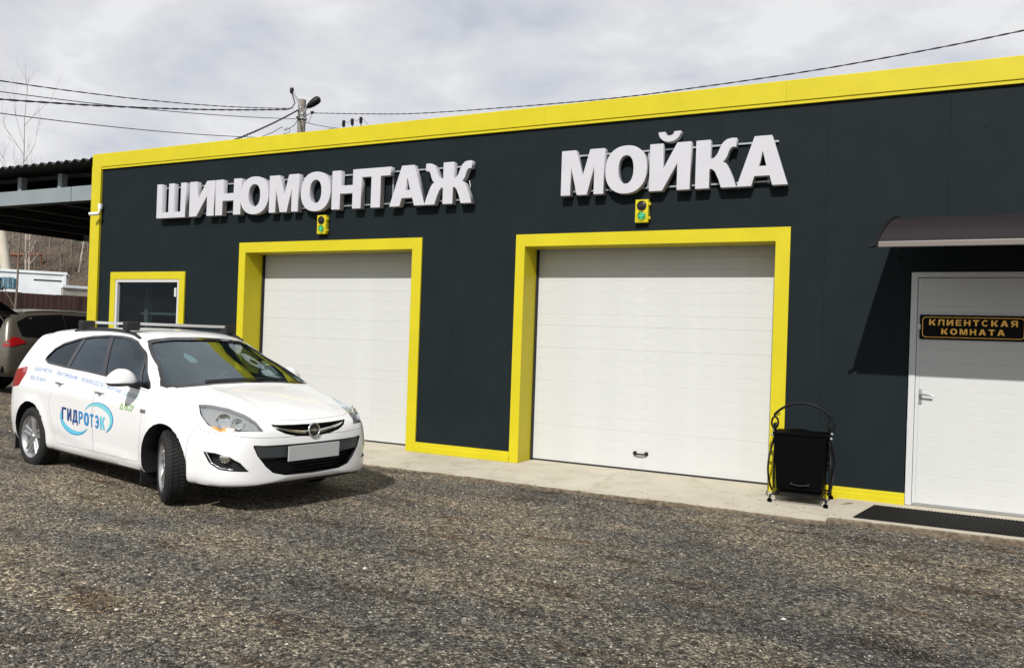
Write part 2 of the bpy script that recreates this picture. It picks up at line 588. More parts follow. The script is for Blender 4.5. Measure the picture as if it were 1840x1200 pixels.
def ground_material():
    m = bpy.data.materials.new('gravel')
    m.use_nodes = True
    n = m.node_tree
    b = n.nodes['Principled BSDF']
    b.inputs['Roughness'].default_value = 0.92
    b.inputs['Specular IOR Level'].default_value = 0.25
    t = n.nodes.new('ShaderNodeTexCoord')
    L = n.links.new

    def node(ty, **kw):
        q = n.nodes.new(ty)
        for k, val in kw.items():
            setattr(q, k, val)
        return q

    def ramp_(src, stops, interp='LINEAR'):
        r = node('ShaderNodeValToRGB')
        r.color_ramp.interpolation = interp
        e = r.color_ramp.elements
        e[0].position = stops[0][0]; e[0].color = (*stops[0][1], 1)
        e[1].position = stops[-1][0]; e[1].color = (*stops[-1][1], 1)
        for p, c in stops[1:-1]:
            q = e.new(p); q.color = (*c, 1)
        L(src, r.inputs[0])
        return r

    # individual grains: random tone per voronoi cell
    v1 = node('ShaderNodeTexVoronoi', feature='F1'); v1.inputs['Scale'].default_value = 74
    v2 = node('ShaderNodeTexVoronoi', feature='F1'); v2.inputs['Scale'].default_value = 33
    nz = node('ShaderNodeTexNoise'); nz.inputs['Scale'].default_value = 16; nz.inputs['Detail'].default_value = 4
    dist = node('ShaderNodeVectorMath', operation='MULTIPLY_ADD')
    dist.inputs[1].default_value = (0.02, 0.02, 0.02)
    L(t.outputs['Object'], nz.inputs['Vector'])
    L(nz.outputs['Color'], dist.inputs[0]); L(t.outputs['Object'], dist.inputs[2])
    L(dist.outputs[0], v1.inputs['Vector']); L(dist.outputs[0], v2.inputs['Vector'])
    s1 = node('ShaderNodeSeparateColor'); L(v1.outputs['Color'], s1.inputs[0])
    s2 = node('ShaderNodeSeparateColor'); L(v2.outputs['Color'], s2.inputs[0])
    g1 = ramp_(s1.outputs[0], [(0.0, (0.030, 0.027, 0.024)), (0.35, (0.086, 0.078, 0.065)), (0.7, (0.155, 0.138, 0.112)),
                               (0.92, (0.26, 0.235, 0.19)), (1.0, (0.48, 0.45, 0.39))])
    g2 = ramp_(s2.outputs[1], [(0.0, (0.35, 0.34, 0.33)), (0.5, (0.9, 0.9, 0.88)), (1.0, (1.45, 1.4, 1.3))])
    mul = node('ShaderNodeMix', data_type='RGBA', blend_type='MULTIPLY'); mul.inputs['Factor'].default_value = 1
    L(g1.outputs[0], mul.inputs[6]); L(g2.outputs[0], mul.inputs[7])
    # sandy / brown / blue-grey drifts
    mp = node('ShaderNodeMapping'); mp.inputs['Rotation'].default_value = (0, 0, 0.45); mp.inputs['Scale'].default_value = (0.55, 1.5, 1)
    L(t.outputs['Object'], mp.inputs['Vector'])
    n1_ = node('ShaderNodeTexNoise'); n1_.inputs['Scale'].default_value = 0.75; n1_.inputs['Detail'].default_value = 5
    n1_.inputs['Roughness'].default_value = 0.62
    L(mp.outputs[0], n1_.inputs['Vector'])
    tint = ramp_(n1_.outputs['Fac'], [(0.32, (0.56, 0.59, 0.64)), (0.43, (0.82, 0.84, 0.87)), (0.51, (1.05, 1.02, 0.96)),
                                      (0.60, (1.40, 1.31, 1.15)), (0.74, (1.15, 1.04, 0.90))])
    mul2_ = node('ShaderNodeMix', data_type='RGBA', blend_type='MULTIPLY'); mul2_.inputs['Factor'].default_value = 1
    L(mul.outputs[2], mul2_.inputs[6]); L(tint.outputs[0], mul2_.inputs[7])
    n3 = node('ShaderNodeTexNoise'); n3.inputs['Scale'].default_value = 2.6; n3.inputs['Detail'].default_value = 5
    mp3 = node('ShaderNodeMapping'); mp3.inputs['Rotation'].default_value = (0, 0, 0.3); mp3.inputs['Scale'].default_value = (0.5, 1.4, 1)
    L(t.outputs['Object'], mp3.inputs['Vector']); L(mp3.outputs[0], n3.inputs['Vector'])
    br = ramp_(n3.outputs['Fac'], [(0.34, (0.56, 0.46, 0.38)), (0.43, (1, 1, 1)), (1.0, (1.06, 1.06, 1.06))])
    mul3 = node('ShaderNodeMix', data_type='RGBA', blend_type='MULTIPLY'); mul3.inputs['Factor'].default_value = 0.95
    L(mul2_.outputs[2], mul3.inputs[6]); L(br.outputs[0], mul3.inputs[7])
    # darker, bluer grit spread over the right-hand part of the yard
    sub = node('ShaderNodeVectorMath', operation='DISTANCE'); sub.inputs[1].default_value = (-0.4, -5.6, 0.0)
    nd = node('ShaderNodeTexNoise'); nd.inputs['Scale'].default_value = 1.1; nd.inputs['Detail'].default_value = 5
    L(t.outputs['Object'], nd.inputs['Vector'])
    L(t.outputs['Object'], sub.inputs[0])
    ma = node('ShaderNodeMath', operation='MULTIPLY_ADD'); ma.inputs[1].default_value = 3.0
    L(nd.outputs['Fac'], ma.inputs[0]); L(sub.outputs['Value'], ma.inputs[2])
    dk = ramp_(ma.outputs[0], [(0.0, (0.66, 0.70, 0.75)), (1.0, (1, 1, 1))])
    mr = node('ShaderNodeMapRange'); mr.inputs['From Min'].default_value = 2.2; mr.inputs['From Max'].default_value = 5.6
    L(ma.outputs[0], mr.inputs['Value'])
    n.links.remove(dk.inputs[0].links[0]); L(mr.outputs[0], dk.inputs[0])
    mul4 = node('ShaderNodeMix', data_type='RGBA', blend_type='MULTIPLY'); mul4.inputs['Factor'].default_value = 1
    L(mul3.outputs[2], mul4.inputs[6]); L(dk.outputs[0], mul4.inputs[7])
    L(mul4.outputs[2], b.inputs['Base Color'])
    # relief
    inv = node('ShaderNodeMath', operation='MULTIPLY_ADD'); inv.inputs[1].default_value = -1.0; inv.inputs[2].default_value = 1.0
    L(v1.outputs['Distance'], inv.inputs[0])
    b1 = node('ShaderNodeBump'); b1.inputs['Strength'].default_value = 0.9; b1.inputs['Distance'].default_value = 0.012
    L(inv.outputs[0], b1.inputs['Height'])
    inv2 = node('ShaderNodeMath', operation='MULTIPLY_ADD'); inv2.inputs[1].default_value = -1.0; inv2.inputs[2].default_value = 1.0
    L(v2.outputs['Distance'], inv2.inputs[0])
    b2 = node('ShaderNodeBump'); b2.inputs['Strength'].default_value = 0.5; b2.inputs['Distance'].default_value = 0.02
    L(inv2.outputs[0], b2.inputs['Height']); L(b1.outputs[0], b2.inputs['Normal'])
    L(b2.outputs[0], b.inputs['Normal'])
    MATS['gravel'] = m
    # loose stones: tone stored per stone
    m2 = bpy.data.materials.new('loose_stone')
    m2.use_nodes = True
    b_ = m2.node_tree.nodes['Principled BSDF']
    b_.inputs['Roughness'].default_value = 0.85
    at = m2.node_tree.nodes.new('ShaderNodeAttribute'); at.attribute_name = 'tone'
    m2.node_tree.links.new(at.outputs['Color'], b_.inputs['Base Color'])
    MATS['loose_stone'] = m2


ground_material()
# ------------------------------------------------------------------ setting
ZS = 0.030      # top of the concrete apron


def gz(x, y):
    """ground height: the yard falls gently to the right"""
    x = max(-60.0, min(25.0, x)); y = max(-25.0, min(30.0, y))
    h = -0.0114 * (x + 3) - 0.0069 * (y + 4)
    if y > -2.6 and x > -15.0 and y < 0.5:          # meets the concrete apron just below its edge
        f = min(1.0, (y + 2.6) / 1.1) * min(1.0, (x + 15.0) / 1.5)
        h = h * (1 - f) + max(min(h, ZS - 0.016), ZS - 0.042) * f
    return h


def ground_sheet():
    # fine near the camera, coarse towards the horizon
    xs = np.concatenate([[-900, -400, -180, -90, -55], np.arange(-40, 12.01, 0.5), [20, 40, 90, 200, 500]])
    ys = np.concatenate([[-500, -150, -60, -30], np.arange(-16, 14.01, 0.5), [22, 40, 80, 160, 400, 900]])
    me = bpy.data.meshes.new('ground')
    r = np.random.default_rng(3)
    V = []
    for x in xs:
        for y in ys:
            near = (-30 < x < 10 and -14 < y < 10)
            V.append((x, y, gz(x, y) + (0.012 * math.sin(x * 1.3 + 0.7 * y) * math.sin(y * 1.1 - 0.4 * x) + r.normal() * 0.0025 if near else 0)))
    n = len(ys)
    Fc = [(i * n + j, (i + 1) * n + j, (i + 1) * n + j + 1, i * n + j + 1) for i in range(len(xs) - 1) for j in range(n - 1)]
    me.from_pydata(V, [], Fc)
    for p in me.polygons:
        p.use_smooth = True
    return struct(link('ground', me, 'gravel'))


ground_sheet()

PX = -0.0693    # door jamb of the client entrance


def apron(name, x0, x1, y0, y1, z, seed):
    """cast concrete strip with a slightly crumbled front edge"""
    r = random.Random(seed)
    n = max(6, int((x1 - x0) / 0.07))
    top, bot, back = [], [], []
    for i in range(n + 1):
        x = x0 + (x1 - x0) * i / n
        j = r.uniform(-0.018, 0.018) + 0.012 * math.sin(x * 2.3)
        top.append((x, y0 + j + 0.012, z)); bot.append((x, y0 + j - 0.004, z - 0.30)); back.append((x, y1, z))
    m = MB()
    mid = [(a[0], a[1] - 0.012, a[2] - 0.014) for a in top]
    m.grid([back, top])
    for f in m.bm.faces:
        f.material_index = 0
    nf = len(m.bm.faces)
    m.grid([top, mid, bot])
    for k, f in enumerate(m.bm.faces):
        if k >= nf:
            f.material_index = 1
    for k in (0, -1):
        m.bm.faces.new([m.bm.verts.new(q) for q in (back[k], top[k], mid[k], bot[k], (back[k][0], y1, z - 0.3))])
    return struct(m.build(name, ['concrete', 'dirt_edge'], smooth=30))


apron('concrete_apron', -10.4, -0.728, -1.335, 0.5, ZS, 4)
apron('concrete_step', -0.722, 4.6, -1.20, 0.3, ZS + 0.018, 5)
# ------------------------------------------------------------------ the service building
XL, XL2 = -13.245, -13.017
XEND = 4.6
Z5, Z4 = 4.664, 4.4085
ZD, ZDI, ZP = 3.0242, 2.8665, 0.1646
RV = 0.355
D1 = (-9.668, -9.5335, -6.3866, -6.2276)
D2 = (-4.7574, -4.6267, -1.4655, -1.3071)
WIN = (-12.686, -10.857, 1.02, 2.576)
DOOR = (PX, 1.13, 2.505)

bld = thing('service_building', 'dark grey panel-clad garage building with yellow trim', 'building', (-4.3, 0, 0))

HOLES = [(D1[1] - 0.04, D1[2] + 0.04, -1, ZDI + 0.02), (D2[1] - 0.04, D2[2] + 0.04, -1, ZDI + 0.02),
         (WIN[0] + 0.10, WIN[1] - 0.10, WIN[2] + 0.1, WIN[3] - 0.10), (DOOR[0] - 0.01, DOOR[1] + 0.01, -1, DOOR[2] + 0.01)]


def wall_panel(x0, x1, z0, z1, y0=0.0, th=0.10):
    """one vertical sandwich panel with the openings cut out"""
    xs = {x0, x1}; zs = {z0, z1}
    for a, b, c, d in HOLES:
        for q in (a, b):
            if x0 < q < x1: xs.add(q)
        for q in (c, d):
            if z0 < q < z1: zs.add(q)
    xs = sorted(xs); zs = sorted(zs)
    m = MB()
    vc = {}

    def V(x, z):
        if (x, z) not in vc:
            vc[(x, z)] = m.bm.verts.new((x, y0, z))
        return vc[(x, z)]
    n = 0
    for a, b in zip(xs, xs[1:]):
        for c, d in zip(zs, zs[1:]):
            cx, cz = (a + b) / 2, (c + d) / 2
            if any(h[0] < cx < h[1] and h[2] < cz < h[3] for h in HOLES):
                continue
            m.bm.faces.new((V(a, c), V(b, c), V(b, d), V(a, d))); n += 1
    if not n:
        m.bm.free(); return
    bmesh.ops.recalc_face_normals(m.bm, faces=m.bm.faces[:])
    for f in m.bm.faces:
        if f.normal.y > 0:
            f.normal_flip()
    res = bmesh.ops.extrude_face_region(m.bm, geom=m.bm.faces[:])
    ev = [g for g in res['geom'] if isinstance(g, bmesh.types.BMVert)]
    bmesh.ops.translate(m.bm, verts=ev, vec=(0, th, 0))
    m.build('wall_panel', 'wall_grey', bld)


edges_x = [0.25 + 1.19 * k for k in range(-11, 4)]
cuts = [XL + 0.02] + [q for q in edges_x if XL + 0.3 < q < XEND - 0.2] + [XEND]
for a, b in zip(cuts, cuts[1:]):
    wall_panel(a + 0.0008, b - 0.0008, 0.02, Z4 + 0.12)
# side and back walls, roof deck, inside lining
m = MB()
m.box(XL + 0.02, XL + 0.12, 0.102, 12.0, 0.0, Z4 + 0.1)
m.box(XEND - 0.1, XEND, 0.102, 12.0, 0.0, Z4 + 0.1)
m.box(XL + 0.12, XEND - 0.1, 11.9, 12.0, 0.0, Z4 + 0.1)
m.build('outer_wall', 'wall_grey', bld)
MB().box(XL + 0.12, XEND - 0.1, 0.104, 11.9, Z4 - 0.15, Z4 - 0.05).build('roof', 'roofing', bld)
m = MB()
m.box(XL + 0.13, -9.9, 3.0, 3.1, 0.0, 4.2)
m.box(-10.0, -9.9, 0.104, 2.99, 0.0, 4.2)
m.build('partition_wall', 'interior_dark', bld)
# shelf and post seen through the small window
m = MB()
m.box(-12.9, -11.35, 0.55, 0.85, 1.86, 1.90)
m.build('shelf', 'interior_shelf', bld)
MB().box(-12.45, -12.36, 0.5, 0.6, 0.0, 2.6).build('post', 'interior_shelf', bld)

# fascia: folded sheet with a lower drip strip, in joined lengths
prof = [(0.12, Z5 + 0.014), (-0.037, Z5 + 0.014), (-0.040, Z5 + 0.008), (-0.040, Z4 + 0.036), (-0.018, Z4 + 0.028), (-0.034, Z4 + 0.023),
        (-0.034, Z4 - 0.007), (-0.030, Z4 - 0.010), (-0.003, Z4 - 0.008), (-0.003, Z4 + 0.06), (0.12, Z4 + 0.16)]
fx = [XL - 0.01, -10.4, -7.4, -4.4, -1.4, 1.6, XEND]
for a, b in zip(fx, fx[1:]):
    MB().prism([(a + 0.0006, y, z) for y, z in prof], (b - a - 0.0012, 0, 0)).build('fascia', 'yellow', bld)
MB().box(XL - 0.012, XL2, -0.045, -0.003, 0.0, Z4 + 0.05, bevel=0.004).build('corner_trim', 'yellow', bld)
MB().box(XL - 0.012, XL + 0.017, -0.002, 0.22, 0.0, Z4 + 0.05).build('corner_trim', 'yellow', bld)


def trim_run(x0, x1):
    """plinth flashing between the openings"""
    p = [(-0.003, ZP + 0.004), (-0.028, ZP), (-0.030, ZP - 0.008), (-0.030, ZP - 0.045), (-0.042, ZP - 0.052), (-0.042, ZS + 0.003), (-0.003, ZS + 0.003)]
    MB().prism([(x0, y, z) for y, z in p], (x1 - x0, 0, 0)).build('plinth_flashing', 'yellow', bld)


trim_run(D1[3] + 0.001, D2[0] - 0.001)
trim_run(D2[3] + 0.001, PX - 0.003)
trim_run(XL2 + 0.001, D1[0] - 0.001)
MB().prism([(DOOR[1] + 0.06, y, z) for y, z in [(-0.003, ZP + 0.004), (-0.03, ZP), (-0.042, ZP - 0.05), (-0.042, ZS + 0.03), (-0.003, ZS + 0.03)]],
           (XEND - DOOR[1] - 0.06, 0, 0)).build('plinth_flashing', 'yellow', bld)


def garage_door(D, label, hx):
    """recessed sectional door: panels with a rib groove between, yellow jambs and header"""
    a0, a1, b1, b0 = D
    gd = bpy.data.objects.new('garage_door', None); COL.objects.link(gd)
    gd['label'] = label
    attach(gd, bld)
    y = RV + 0.05
    z0, z1 = ZS + 0.022, ZDI + 0.02
    n = 20
    h = 0.1478
    zz = z1
    k = 0
    mesh_cache = {}
    while zz > z0 + 0.01:
        zl = max(z0, zz - h)
        key = round(zz - zl, 4)
        if key not in mesh_cache:
            H = key
            g = 0.0035 if True else 0
            pr = [(0.03, 0.0), (0.03, H), (0.0022, H), (0.0, H - 0.004), (0.0, 0.003), (0.0022, 0.0)]
            mb = MB().prism([(a1 - 0.05, q, w) for q, w in pr], (b1 - a1 + 0.10, 0, 0))
            bmesh.ops.recalc_face_normals(mb.bm, faces=mb.bm.faces[:])
            me = bpy.data.meshes.new('panel'); mb.bm.to_mesh(me); mb.bm.free()
            mesh_cache[key] = me
        o = link('panel', mesh_cache[key], 'door_white')
        attach(o, gd)
        o.location = (0, y + random.uniform(-0.0012, 0.0012), zl + 0.0006)
        zz = zl
        k += 1
    m = MB().box(a1 - 0.05, b1 + 0.05, y + 0.004, y + 0.03, ZS + 0.002, z0 - 0.001)
    m.build('rubber_seal', 'gap_dark', gd)
    # dark guides at both sides
    m = MB()
    m.box(a1 + 0.001, a1 + 0.022, RV + 0.001, y + 0.002, ZS + 0.001, ZDI)
    m.build('guide_rail', 'gap_dark', gd)
    m = MB().box(b1 - 0.012, b1 - 0.001, RV + 0.001, y + 0.002, ZS + 0.001, ZDI)
    m.build('guide_rail', 'gap_dark', gd)
    if hx is not None:
        m = MB()
        zc = 0.255
        for s in (-1, 1):
            m.lathe([(0, 0), (0.026, 0), (0.026, 0.014), (0.016, 0.03), (0.012, 0.045), (0, 0.045)], (hx + s * 0.075, y, zc), (0, -1, 0), 14)
        m.tube([(hx - 0.075, y - 0.036, zc), (hx - 0.03, y - 0.046, zc - 0.006), (hx + 0.03, y - 0.046, zc - 0.006), (hx + 0.075, y - 0.036, zc)], 0.011, 8)
        m.build('handle', 'black_metal', gd, smooth=40)
    # yellow jambs and header: flange on the wall plus the reveal
    fl = 0.024
    for (o_, i_, s) in ((a0, a1, 1), (b0, b1, -1)):
        p = [(o_, -fl), (i_, -fl), (i_, RV), (i_ - s * 0.018, RV), (i_ - s * 0.018, -0.002), (o_, -0.002)]
        MB().prism([(x, q, ZS + 0.003) for x, q in p], (0, 0, ZDI - ZS - 0.0035)).build('jamb', 'yellow', gd)
    # mitred header with the corner pieces
    p = [(-fl, ZDI), (-fl, ZD), (-0.002, ZD), (-0.002, ZDI + 0.018), (RV, ZDI + 0.018), (RV, ZDI)]
    MB().prism([(a0, q, z) for q, z in p], (b0 - a0, 0, 0)).build('header', 'yellow', gd)
    return gd


garage_door(D1, 'tyre shop garage door partly hidden by the white car', None)
garage_door(D2, 'wash bay garage door with a small black handle', (-2.97 * 1.043))

# small window with yellow surround and white frame
wn_ = bpy.data.objects.new('window', None); COL.objects.link(wn_); attach(wn_, bld)
x0, x1, z0, z1 = WIN


def frame_ring(X0, X1, Z0, Z1, w, ya, yb, name, mt, parent, lip=0.0):
    for (a, b, c, d) in ((X0, X1, Z1 - w, Z1), (X0, X1, Z0, Z0 + w), (X0, X0 + w, Z0 + w + 0.0006, Z1 - w - 0.0006), (X1 - w, X1, Z0 + w + 0.0006, Z1 - w - 0.0006)):
        MB().box(a, b, ya, yb, c, d, bevel=0.004).build(name, mt, parent)


frame_ring(x0, x1, z0, z1, 0.128, -0.030, -0.0025, 'surround', 'yellow', wn_)
frame_ring(x0 + 0.115, x1 - 0.115, z0 + 0.115, z1 - 0.115, 0.062, -0.020, 0.07, 'sash', 'pvc_white', wn_)
MB().box(x0 + 0.17, x1 - 0.17, 0.03, 0.036, z0 + 0.17, z1 - 0.17).build('pane', 'window_glass', wn_)
MB().box(x1 - 0.255, x1 - 0.205, -0.012, 0.003, z1 - 0.42, z1 - 0.27, bevel=0.006).build('hinge_cover', 'pvc_white', wn_)

# client entrance: white framed door of horizontal ribbed panels
ed = bpy.data.objects.new('entrance_door', None); COL.objects.link(ed); attach(ed, bld)
ed['label'] = 'white ribbed entrance door under the canopy'
dx0, dx1, dz1 = DOOR
zt = ZS + 0.018
for (a, b, c, d) in ((dx0, dx0 + 0.062, zt + 0.005, dz1), (dx1 - 0.062, dx1, zt + 0.005, dz1), (dx0 + 0.0625, dx1 - 0.0625, dz1 - 0.055, dz1)):
    MB().box(a, b, -0.014, 0.08, c, d, bevel=0.005).build('door_frame', 'pvc_white', ed)
lz0, lz1 = zt + 0.03, dz1 - 0.062
lx0, lx1 = dx0 + 0.066, dx1 - 0.066
MB().box(lx0, lx1, 0.012, 0.05, lz0, lz1).build('leaf', 'pvc_white', ed)
MB().box(lx0, lx0 + 0.035, -0.004, 0.0115, lz0, lz1, bevel=0.003).build('leaf_edge', 'pvc_white', ed)
MB().box(lx1 - 0.035, lx1, -0.004, 0.0115, lz0, lz1, bevel=0.003).build('leaf_edge', 'pvc_white', ed)
hh = 0.1478
zz = lz1
pm = None
while zz > lz0 + 0.02:
    zl = max(lz0, zz - hh)
    H = zz - zl
    pr = [(0.0115, 0.0), (0.0115, H), (-0.0014, H), (-0.0036, H - 0.004), (-0.0036, 0.003), (-0.0014, 0)]
    mb = MB().prism([(lx0 + 0.036, q, w) for q, w in pr], (lx1 - lx0 - 0.072, 0, 0))
    bmesh.ops.recalc_face_normals(mb.bm, faces=mb.bm.faces[:])
    me = bpy.data.meshes.new('panel'); mb.bm.to_mesh(me); mb.bm.free()
    o = link('panel', me, 'door_white', ed)
    o.location = (0, 0, zl)
    zz = zl
MB().box(dx0 + 0.03, dx1 - 0.03, -0.012, 0.05, zt + 0.002, zt + 0.028, bevel=0.004).build('threshold', 'steel', ed)
m = MB()
m.box(0.035, 0.062, -0.012, -0.005, 1.14, 1.28, bevel=0.003)
m.tube([(0.048, -0.008, 1.225), (0.048, -0.05, 1.225), (0.06, -0.058, 1.222), (0.17, -0.058, 1.215)], 0.0095, 8)
m.lathe([(0, 0), (0.018, 0), (0.018, 0.008), (0, 0.008)], (0.048, -0.006, 1.135), (0, -1, 0), 12)
m.build('handle', 'steel', ed, smooth=40)
# cladding screws with washers
sm = None
for (x, z) in [(-1.216, 4.022), (-0.769, 4.017), (-0.319, 4.010), (0.126, 4.008), (0.571, 4.005), (1.02, 4.0), (1.47, 4.0),
               (-1.20, 2.556), (-0.742, 2.552), (-5.9, 4.02), (-5.45, 4.02), (-4.98, 4.02), (-12.2, 4.15), (-11.75, 4.15), (-12.6, 4.15)]:
    if sm is None:
        s = MB().lathe([(0, 0), (0.011, 0), (0.011, 0.002), (0.006, 0.003), (0.006, 0.008), (0, 0.009)], (0, 0, 0), (0, -1, 0), 10).build('screw', 'wall_grey', bld, smooth=40)
        sm = s.data
    else:
        s = link('screw', sm, 'wall_grey', bld)
    s.location = (x, -0.0005, z)
# ------------------------------------------------------------------ channel-letter signs
def ell(cx, cy, rx, ry, n=40, p=2.25, rev=False):
    o = []
    for k in range(n):
        a = 2 * PI * k / n
        c, s = math.cos(a), math.sin(a)
        o.append((cx + rx * math.copysign(abs(c) ** (2 / p), c), cy + ry * math.copysign(abs(s) ** (2 / p), s)))
    return o[::-1] if rev else o


def karms(a, w):
    """right-hand curled arms of K / Zh, from stem edge a to width w (bottom up, outer outline)"""
    q = lambda t: a + (w - a) * t
    low = [(a, 0.0), (a, 0.40), (q(0.10), 0.40), (q(0.22), 0.34), (q(0.36), 0.17), (q(0.46), 0.0), (q(1.0), 0.0),
           (q(0.86), 0.20), (q(0.72), 0.38), (q(0.60), 0.49), (q(0.46), 0.535)]
    up = [(q(0.56), 0.57), (q(0.64), 0.65), (q(0.70), 0.755), (q(0.77), 0.815), (q(0.86), 0.835), (q(0.96), 0.83), (q(0.96), 1.0),
          (q(0.80), 1.005), (q(0.62), 0.985), (q(0.48), 0.92), (q(0.38), 0.81), (q(0.29), 0.69), (q(0.18), 0.62), (q(0.08), 0.60), (a, 0.60), (a, 1.0)]
    return low + up


def letter(ch, w):
    s = 0.205 if ch not in 'Ш' else 0.185
    if ch == 'Ш':
        g = (w - 3 * s) / 2
        return [[(0, 0), (w, 0), (w, 1), (w - s, 1), (w - s, 0.155), (w - s - g, 0.155), (w - s - g, 1), (s + g, 1), (s + g, 0.155), (s, 0.155), (s, 1), (0, 1)]]
    if ch in 'ИЙ':
        s = 0.27
        o = [[(0, 0), (s * 1.05, 0), (w - s, 0.60), (w - s, 0), (w, 0), (w, 1), (w - s * 1.05, 1), (s, 0.40), (s, 1), (0, 1)]]
        if ch == 'Й':
            c = w * 0.47; b = []
            for k in range(15):
                a = PI + PI * k / 14
                b.append((c + 0.235 * math.cos(a), 1.245 + 0.205 * math.sin(a)))
            for k in range(15):
                a = 2 * PI - PI * k / 14
                b.append((c + 0.105 * math.cos(a), 1.245 + 0.085 * math.sin(a)))
            o.append(b)
        return o
    if ch == 'Н':
        s = 0.26
        return [[(0, 0), (s, 0), (s, 0.405), (w - s, 0.405), (w - s, 0), (w, 0), (w, 1), (w - s, 1), (w - s, 0.60), (s, 0.60), (s, 1), (0, 1)]]
    if ch == 'О':
        return [ell(w / 2, 0.5, w / 2, 0.52), ell(w / 2, 0.5, w / 2 - 0.29, 0.52 - 0.20, rev=True)]
    if ch == 'М':
        return [[(0, 0), (.215 * w, 0), (.215 * w, .70), (.385 * w, 0), (.615 * w, 0), (.785 * w, .70), (.785 * w, 0), (w, 0), (w, 1), (.675 * w, 1), (.5 * w, .36), (.325 * w, 1), (0, 1)]]
    if ch == 'Т':
        c = w / 2
        return [[(c - .14, 0), (c + .14, 0), (c + .14, .80), (w, .80), (w, 1), (0, 1), (0, .80), (c - .14, .80)]]
    if ch == 'А':
        return [[(0, 0), (.285 * w, 0), (.34 * w, .20), (.655 * w, .20), (.71 * w, 0), (w, 0), (.665 * w, 1), (.335 * w, 1)],
                [(.405 * w, .385), (.5 * w, .73), (.59 * w, .385)]]
    if ch == 'Л':
        return [[(0, 0), (0.13, 0), (0.21, 0.05), (0.27, 0.22), (0.30, 0.80), (w - 0.24, 0.80), (w - 0.24, 0), (w, 0), (w, 1), (0.08, 1), (0.055, 0.32), (0.03, 0.20), (0, 0.19)]]
    if ch == 'Е':
        return [[(0, 0), (w, 0), (w, .19), (.25, .19), (.25, .41), (w * .92, .41), (w * .92, .59), (.25, .59), (.25, .81), (w * .98, .81), (w * .98, 1), (0, 1)]]
    if ch in 'СЭ':
        o, q = [], []
        for k in range(25):
            a = math.radians(42 + 276 * k / 24)
            o.append((w / 2 + w / 2 * math.cos(a), .5 + .52 * math.sin(a)))
            q.append((w / 2 + (w / 2 - .24) * math.cos(a), .5 + .33 * math.sin(a)))
        if ch == 'С':
            return [o + q[::-1]]
        m_ = [(w - x, y) for x, y in o]; n_ = [(w - x, y) for x, y in q]
        return [m_[::-1] + n_[:12] + [(w - .22, .59), (.28, .59), (.28, .43), (w - .22, .43)] + n_[13:]]
    if ch in 'РЯ':
        hole = [(.24, .56), (w * .50, .56), (w * .66, .60), (w * .70, .695), (w * .66, .79), (w * .50, .83), (.24, .83)][::-1]
        r = [(w * .56, .38), (w * .80, .42), (w * .95, .53), (w, .69), (w * .95, .86), (w * .80, .97), (w * .56, 1), (0, 1)]
        if ch == 'Р':
            return [[(0, 0), (.24, 0), (.24, .38)] + r, hole]
        r = [(0, 0), (.24, 0), (.24, .38), (w * .42, .38), (w * .70, 0), (w * 1.0, 0), (w * .70, .40)] + r[1:]
        return [[(w - x, y) for x, y in r][::-1], [(w - x, y) for x, y in hole][::-1]]
    if ch == 'Г':
        return [[(0, 0), (.25, 0), (.25, .81), (w, .81), (w, 1), (0, 1)]]
    if ch == 'Д':
        return [[(0, -.2), (.17, -.2), (.17, 0), (w - .17, 0), (w - .17, -.2), (w, -.2), (w, .18), (w - .10, .18), (w - .10, 1), (.20, 1), (.16, .45), (.10, .18), (0, .18)],
                [(.30, .18), (w - .34, .18), (w - .34, .81), (.42, .81), (.38, .45)][::-1]]
    if ch == 'К':
        o = karms(0.28, w)
        return [[(0, 0), (0.28, 0)] + o[1:] + [(0, 1)]]
    if ch == 'Ж':
        h = 0.135
        r = karms(w / 2 + h, w)
        l = [(w - x, y) for x, y in r]
        return [r + l[::-1]]


def sign(word, spans, zb, zt, label, name):
    H = zt - zb
    yf, yb = -0.132, -0.032
    t = thing(name, label, 'sign', ((spans[0][0] + spans[-1][1]) / 2, -0.03, zb))
    for ch, (a, b) in zip(word, spans):
        me = curve_mesh([[(x * H, y * H) for x, y in ol] for ol in letter(ch, (b - a) / H)], yb - yf, bevel=0.004, grow=0.005)
        xform(me, Matrix.Translation((a, (yf + yb) / 2, zb)) @ XZ)
        me.materials.append(MATS['letter_white']); me.materials.append(MATS['letter_side'])
        for p in me.polygons:
            p.material_index = 0 if p.normal.y < -0.6 else 1
        o = link('letter', me, 'letter_white', t)
        o['label'] = 'letter ' + ch
    x0, x1 = spans[0][0] + 0.05, spans[-1][1] - 0.12
    for z in (zt - 0.045, zb + 0.06):
        MB().box(x0, x1, -0.031, -0.012, z - 0.010, z + 0.010).build('mounting_rail', 'rail_grey', t)
    n = 6
    for i in range(n):
        x = x0 + 0.1 + (x1 - x0 - 0.2) * i / (n - 1)
        MB().box(x - 0.012, x + 0.012, -0.011, -0.0005, zb + 0.04, zt - 0.03).build('bracket', 'rail_grey', t)
    return t


k = 1.0075
w1 = [(-11.37, -10.71), (-10.61, -10.07), (-10.03, -9.50), (-9.50, -8.93), (-8.905, -8.34), (-8.285, -7.735), (-7.70, -7.18), (-7.165, -6.675), (-6.675, -6.095), (-6.095, -5.36)]
sign('ШИНОМОНТАЖ', [(a * k, b * k) for a, b in w1], 3.461, 4.020, 'long white raised-letter sign above the left garage door', 'letter_sign')
w2 = [(-4.06, -3.50), (-3.475, -2.955), (-2.915, -2.43), (-2.36, -1.895), (-1.885, -1.335)]
sign('МОЙКА', [(a * k, b * k) for a, b in w2], 3.488, 4.045, 'short white raised-letter sign above the wash bay door', 'letter_sign')
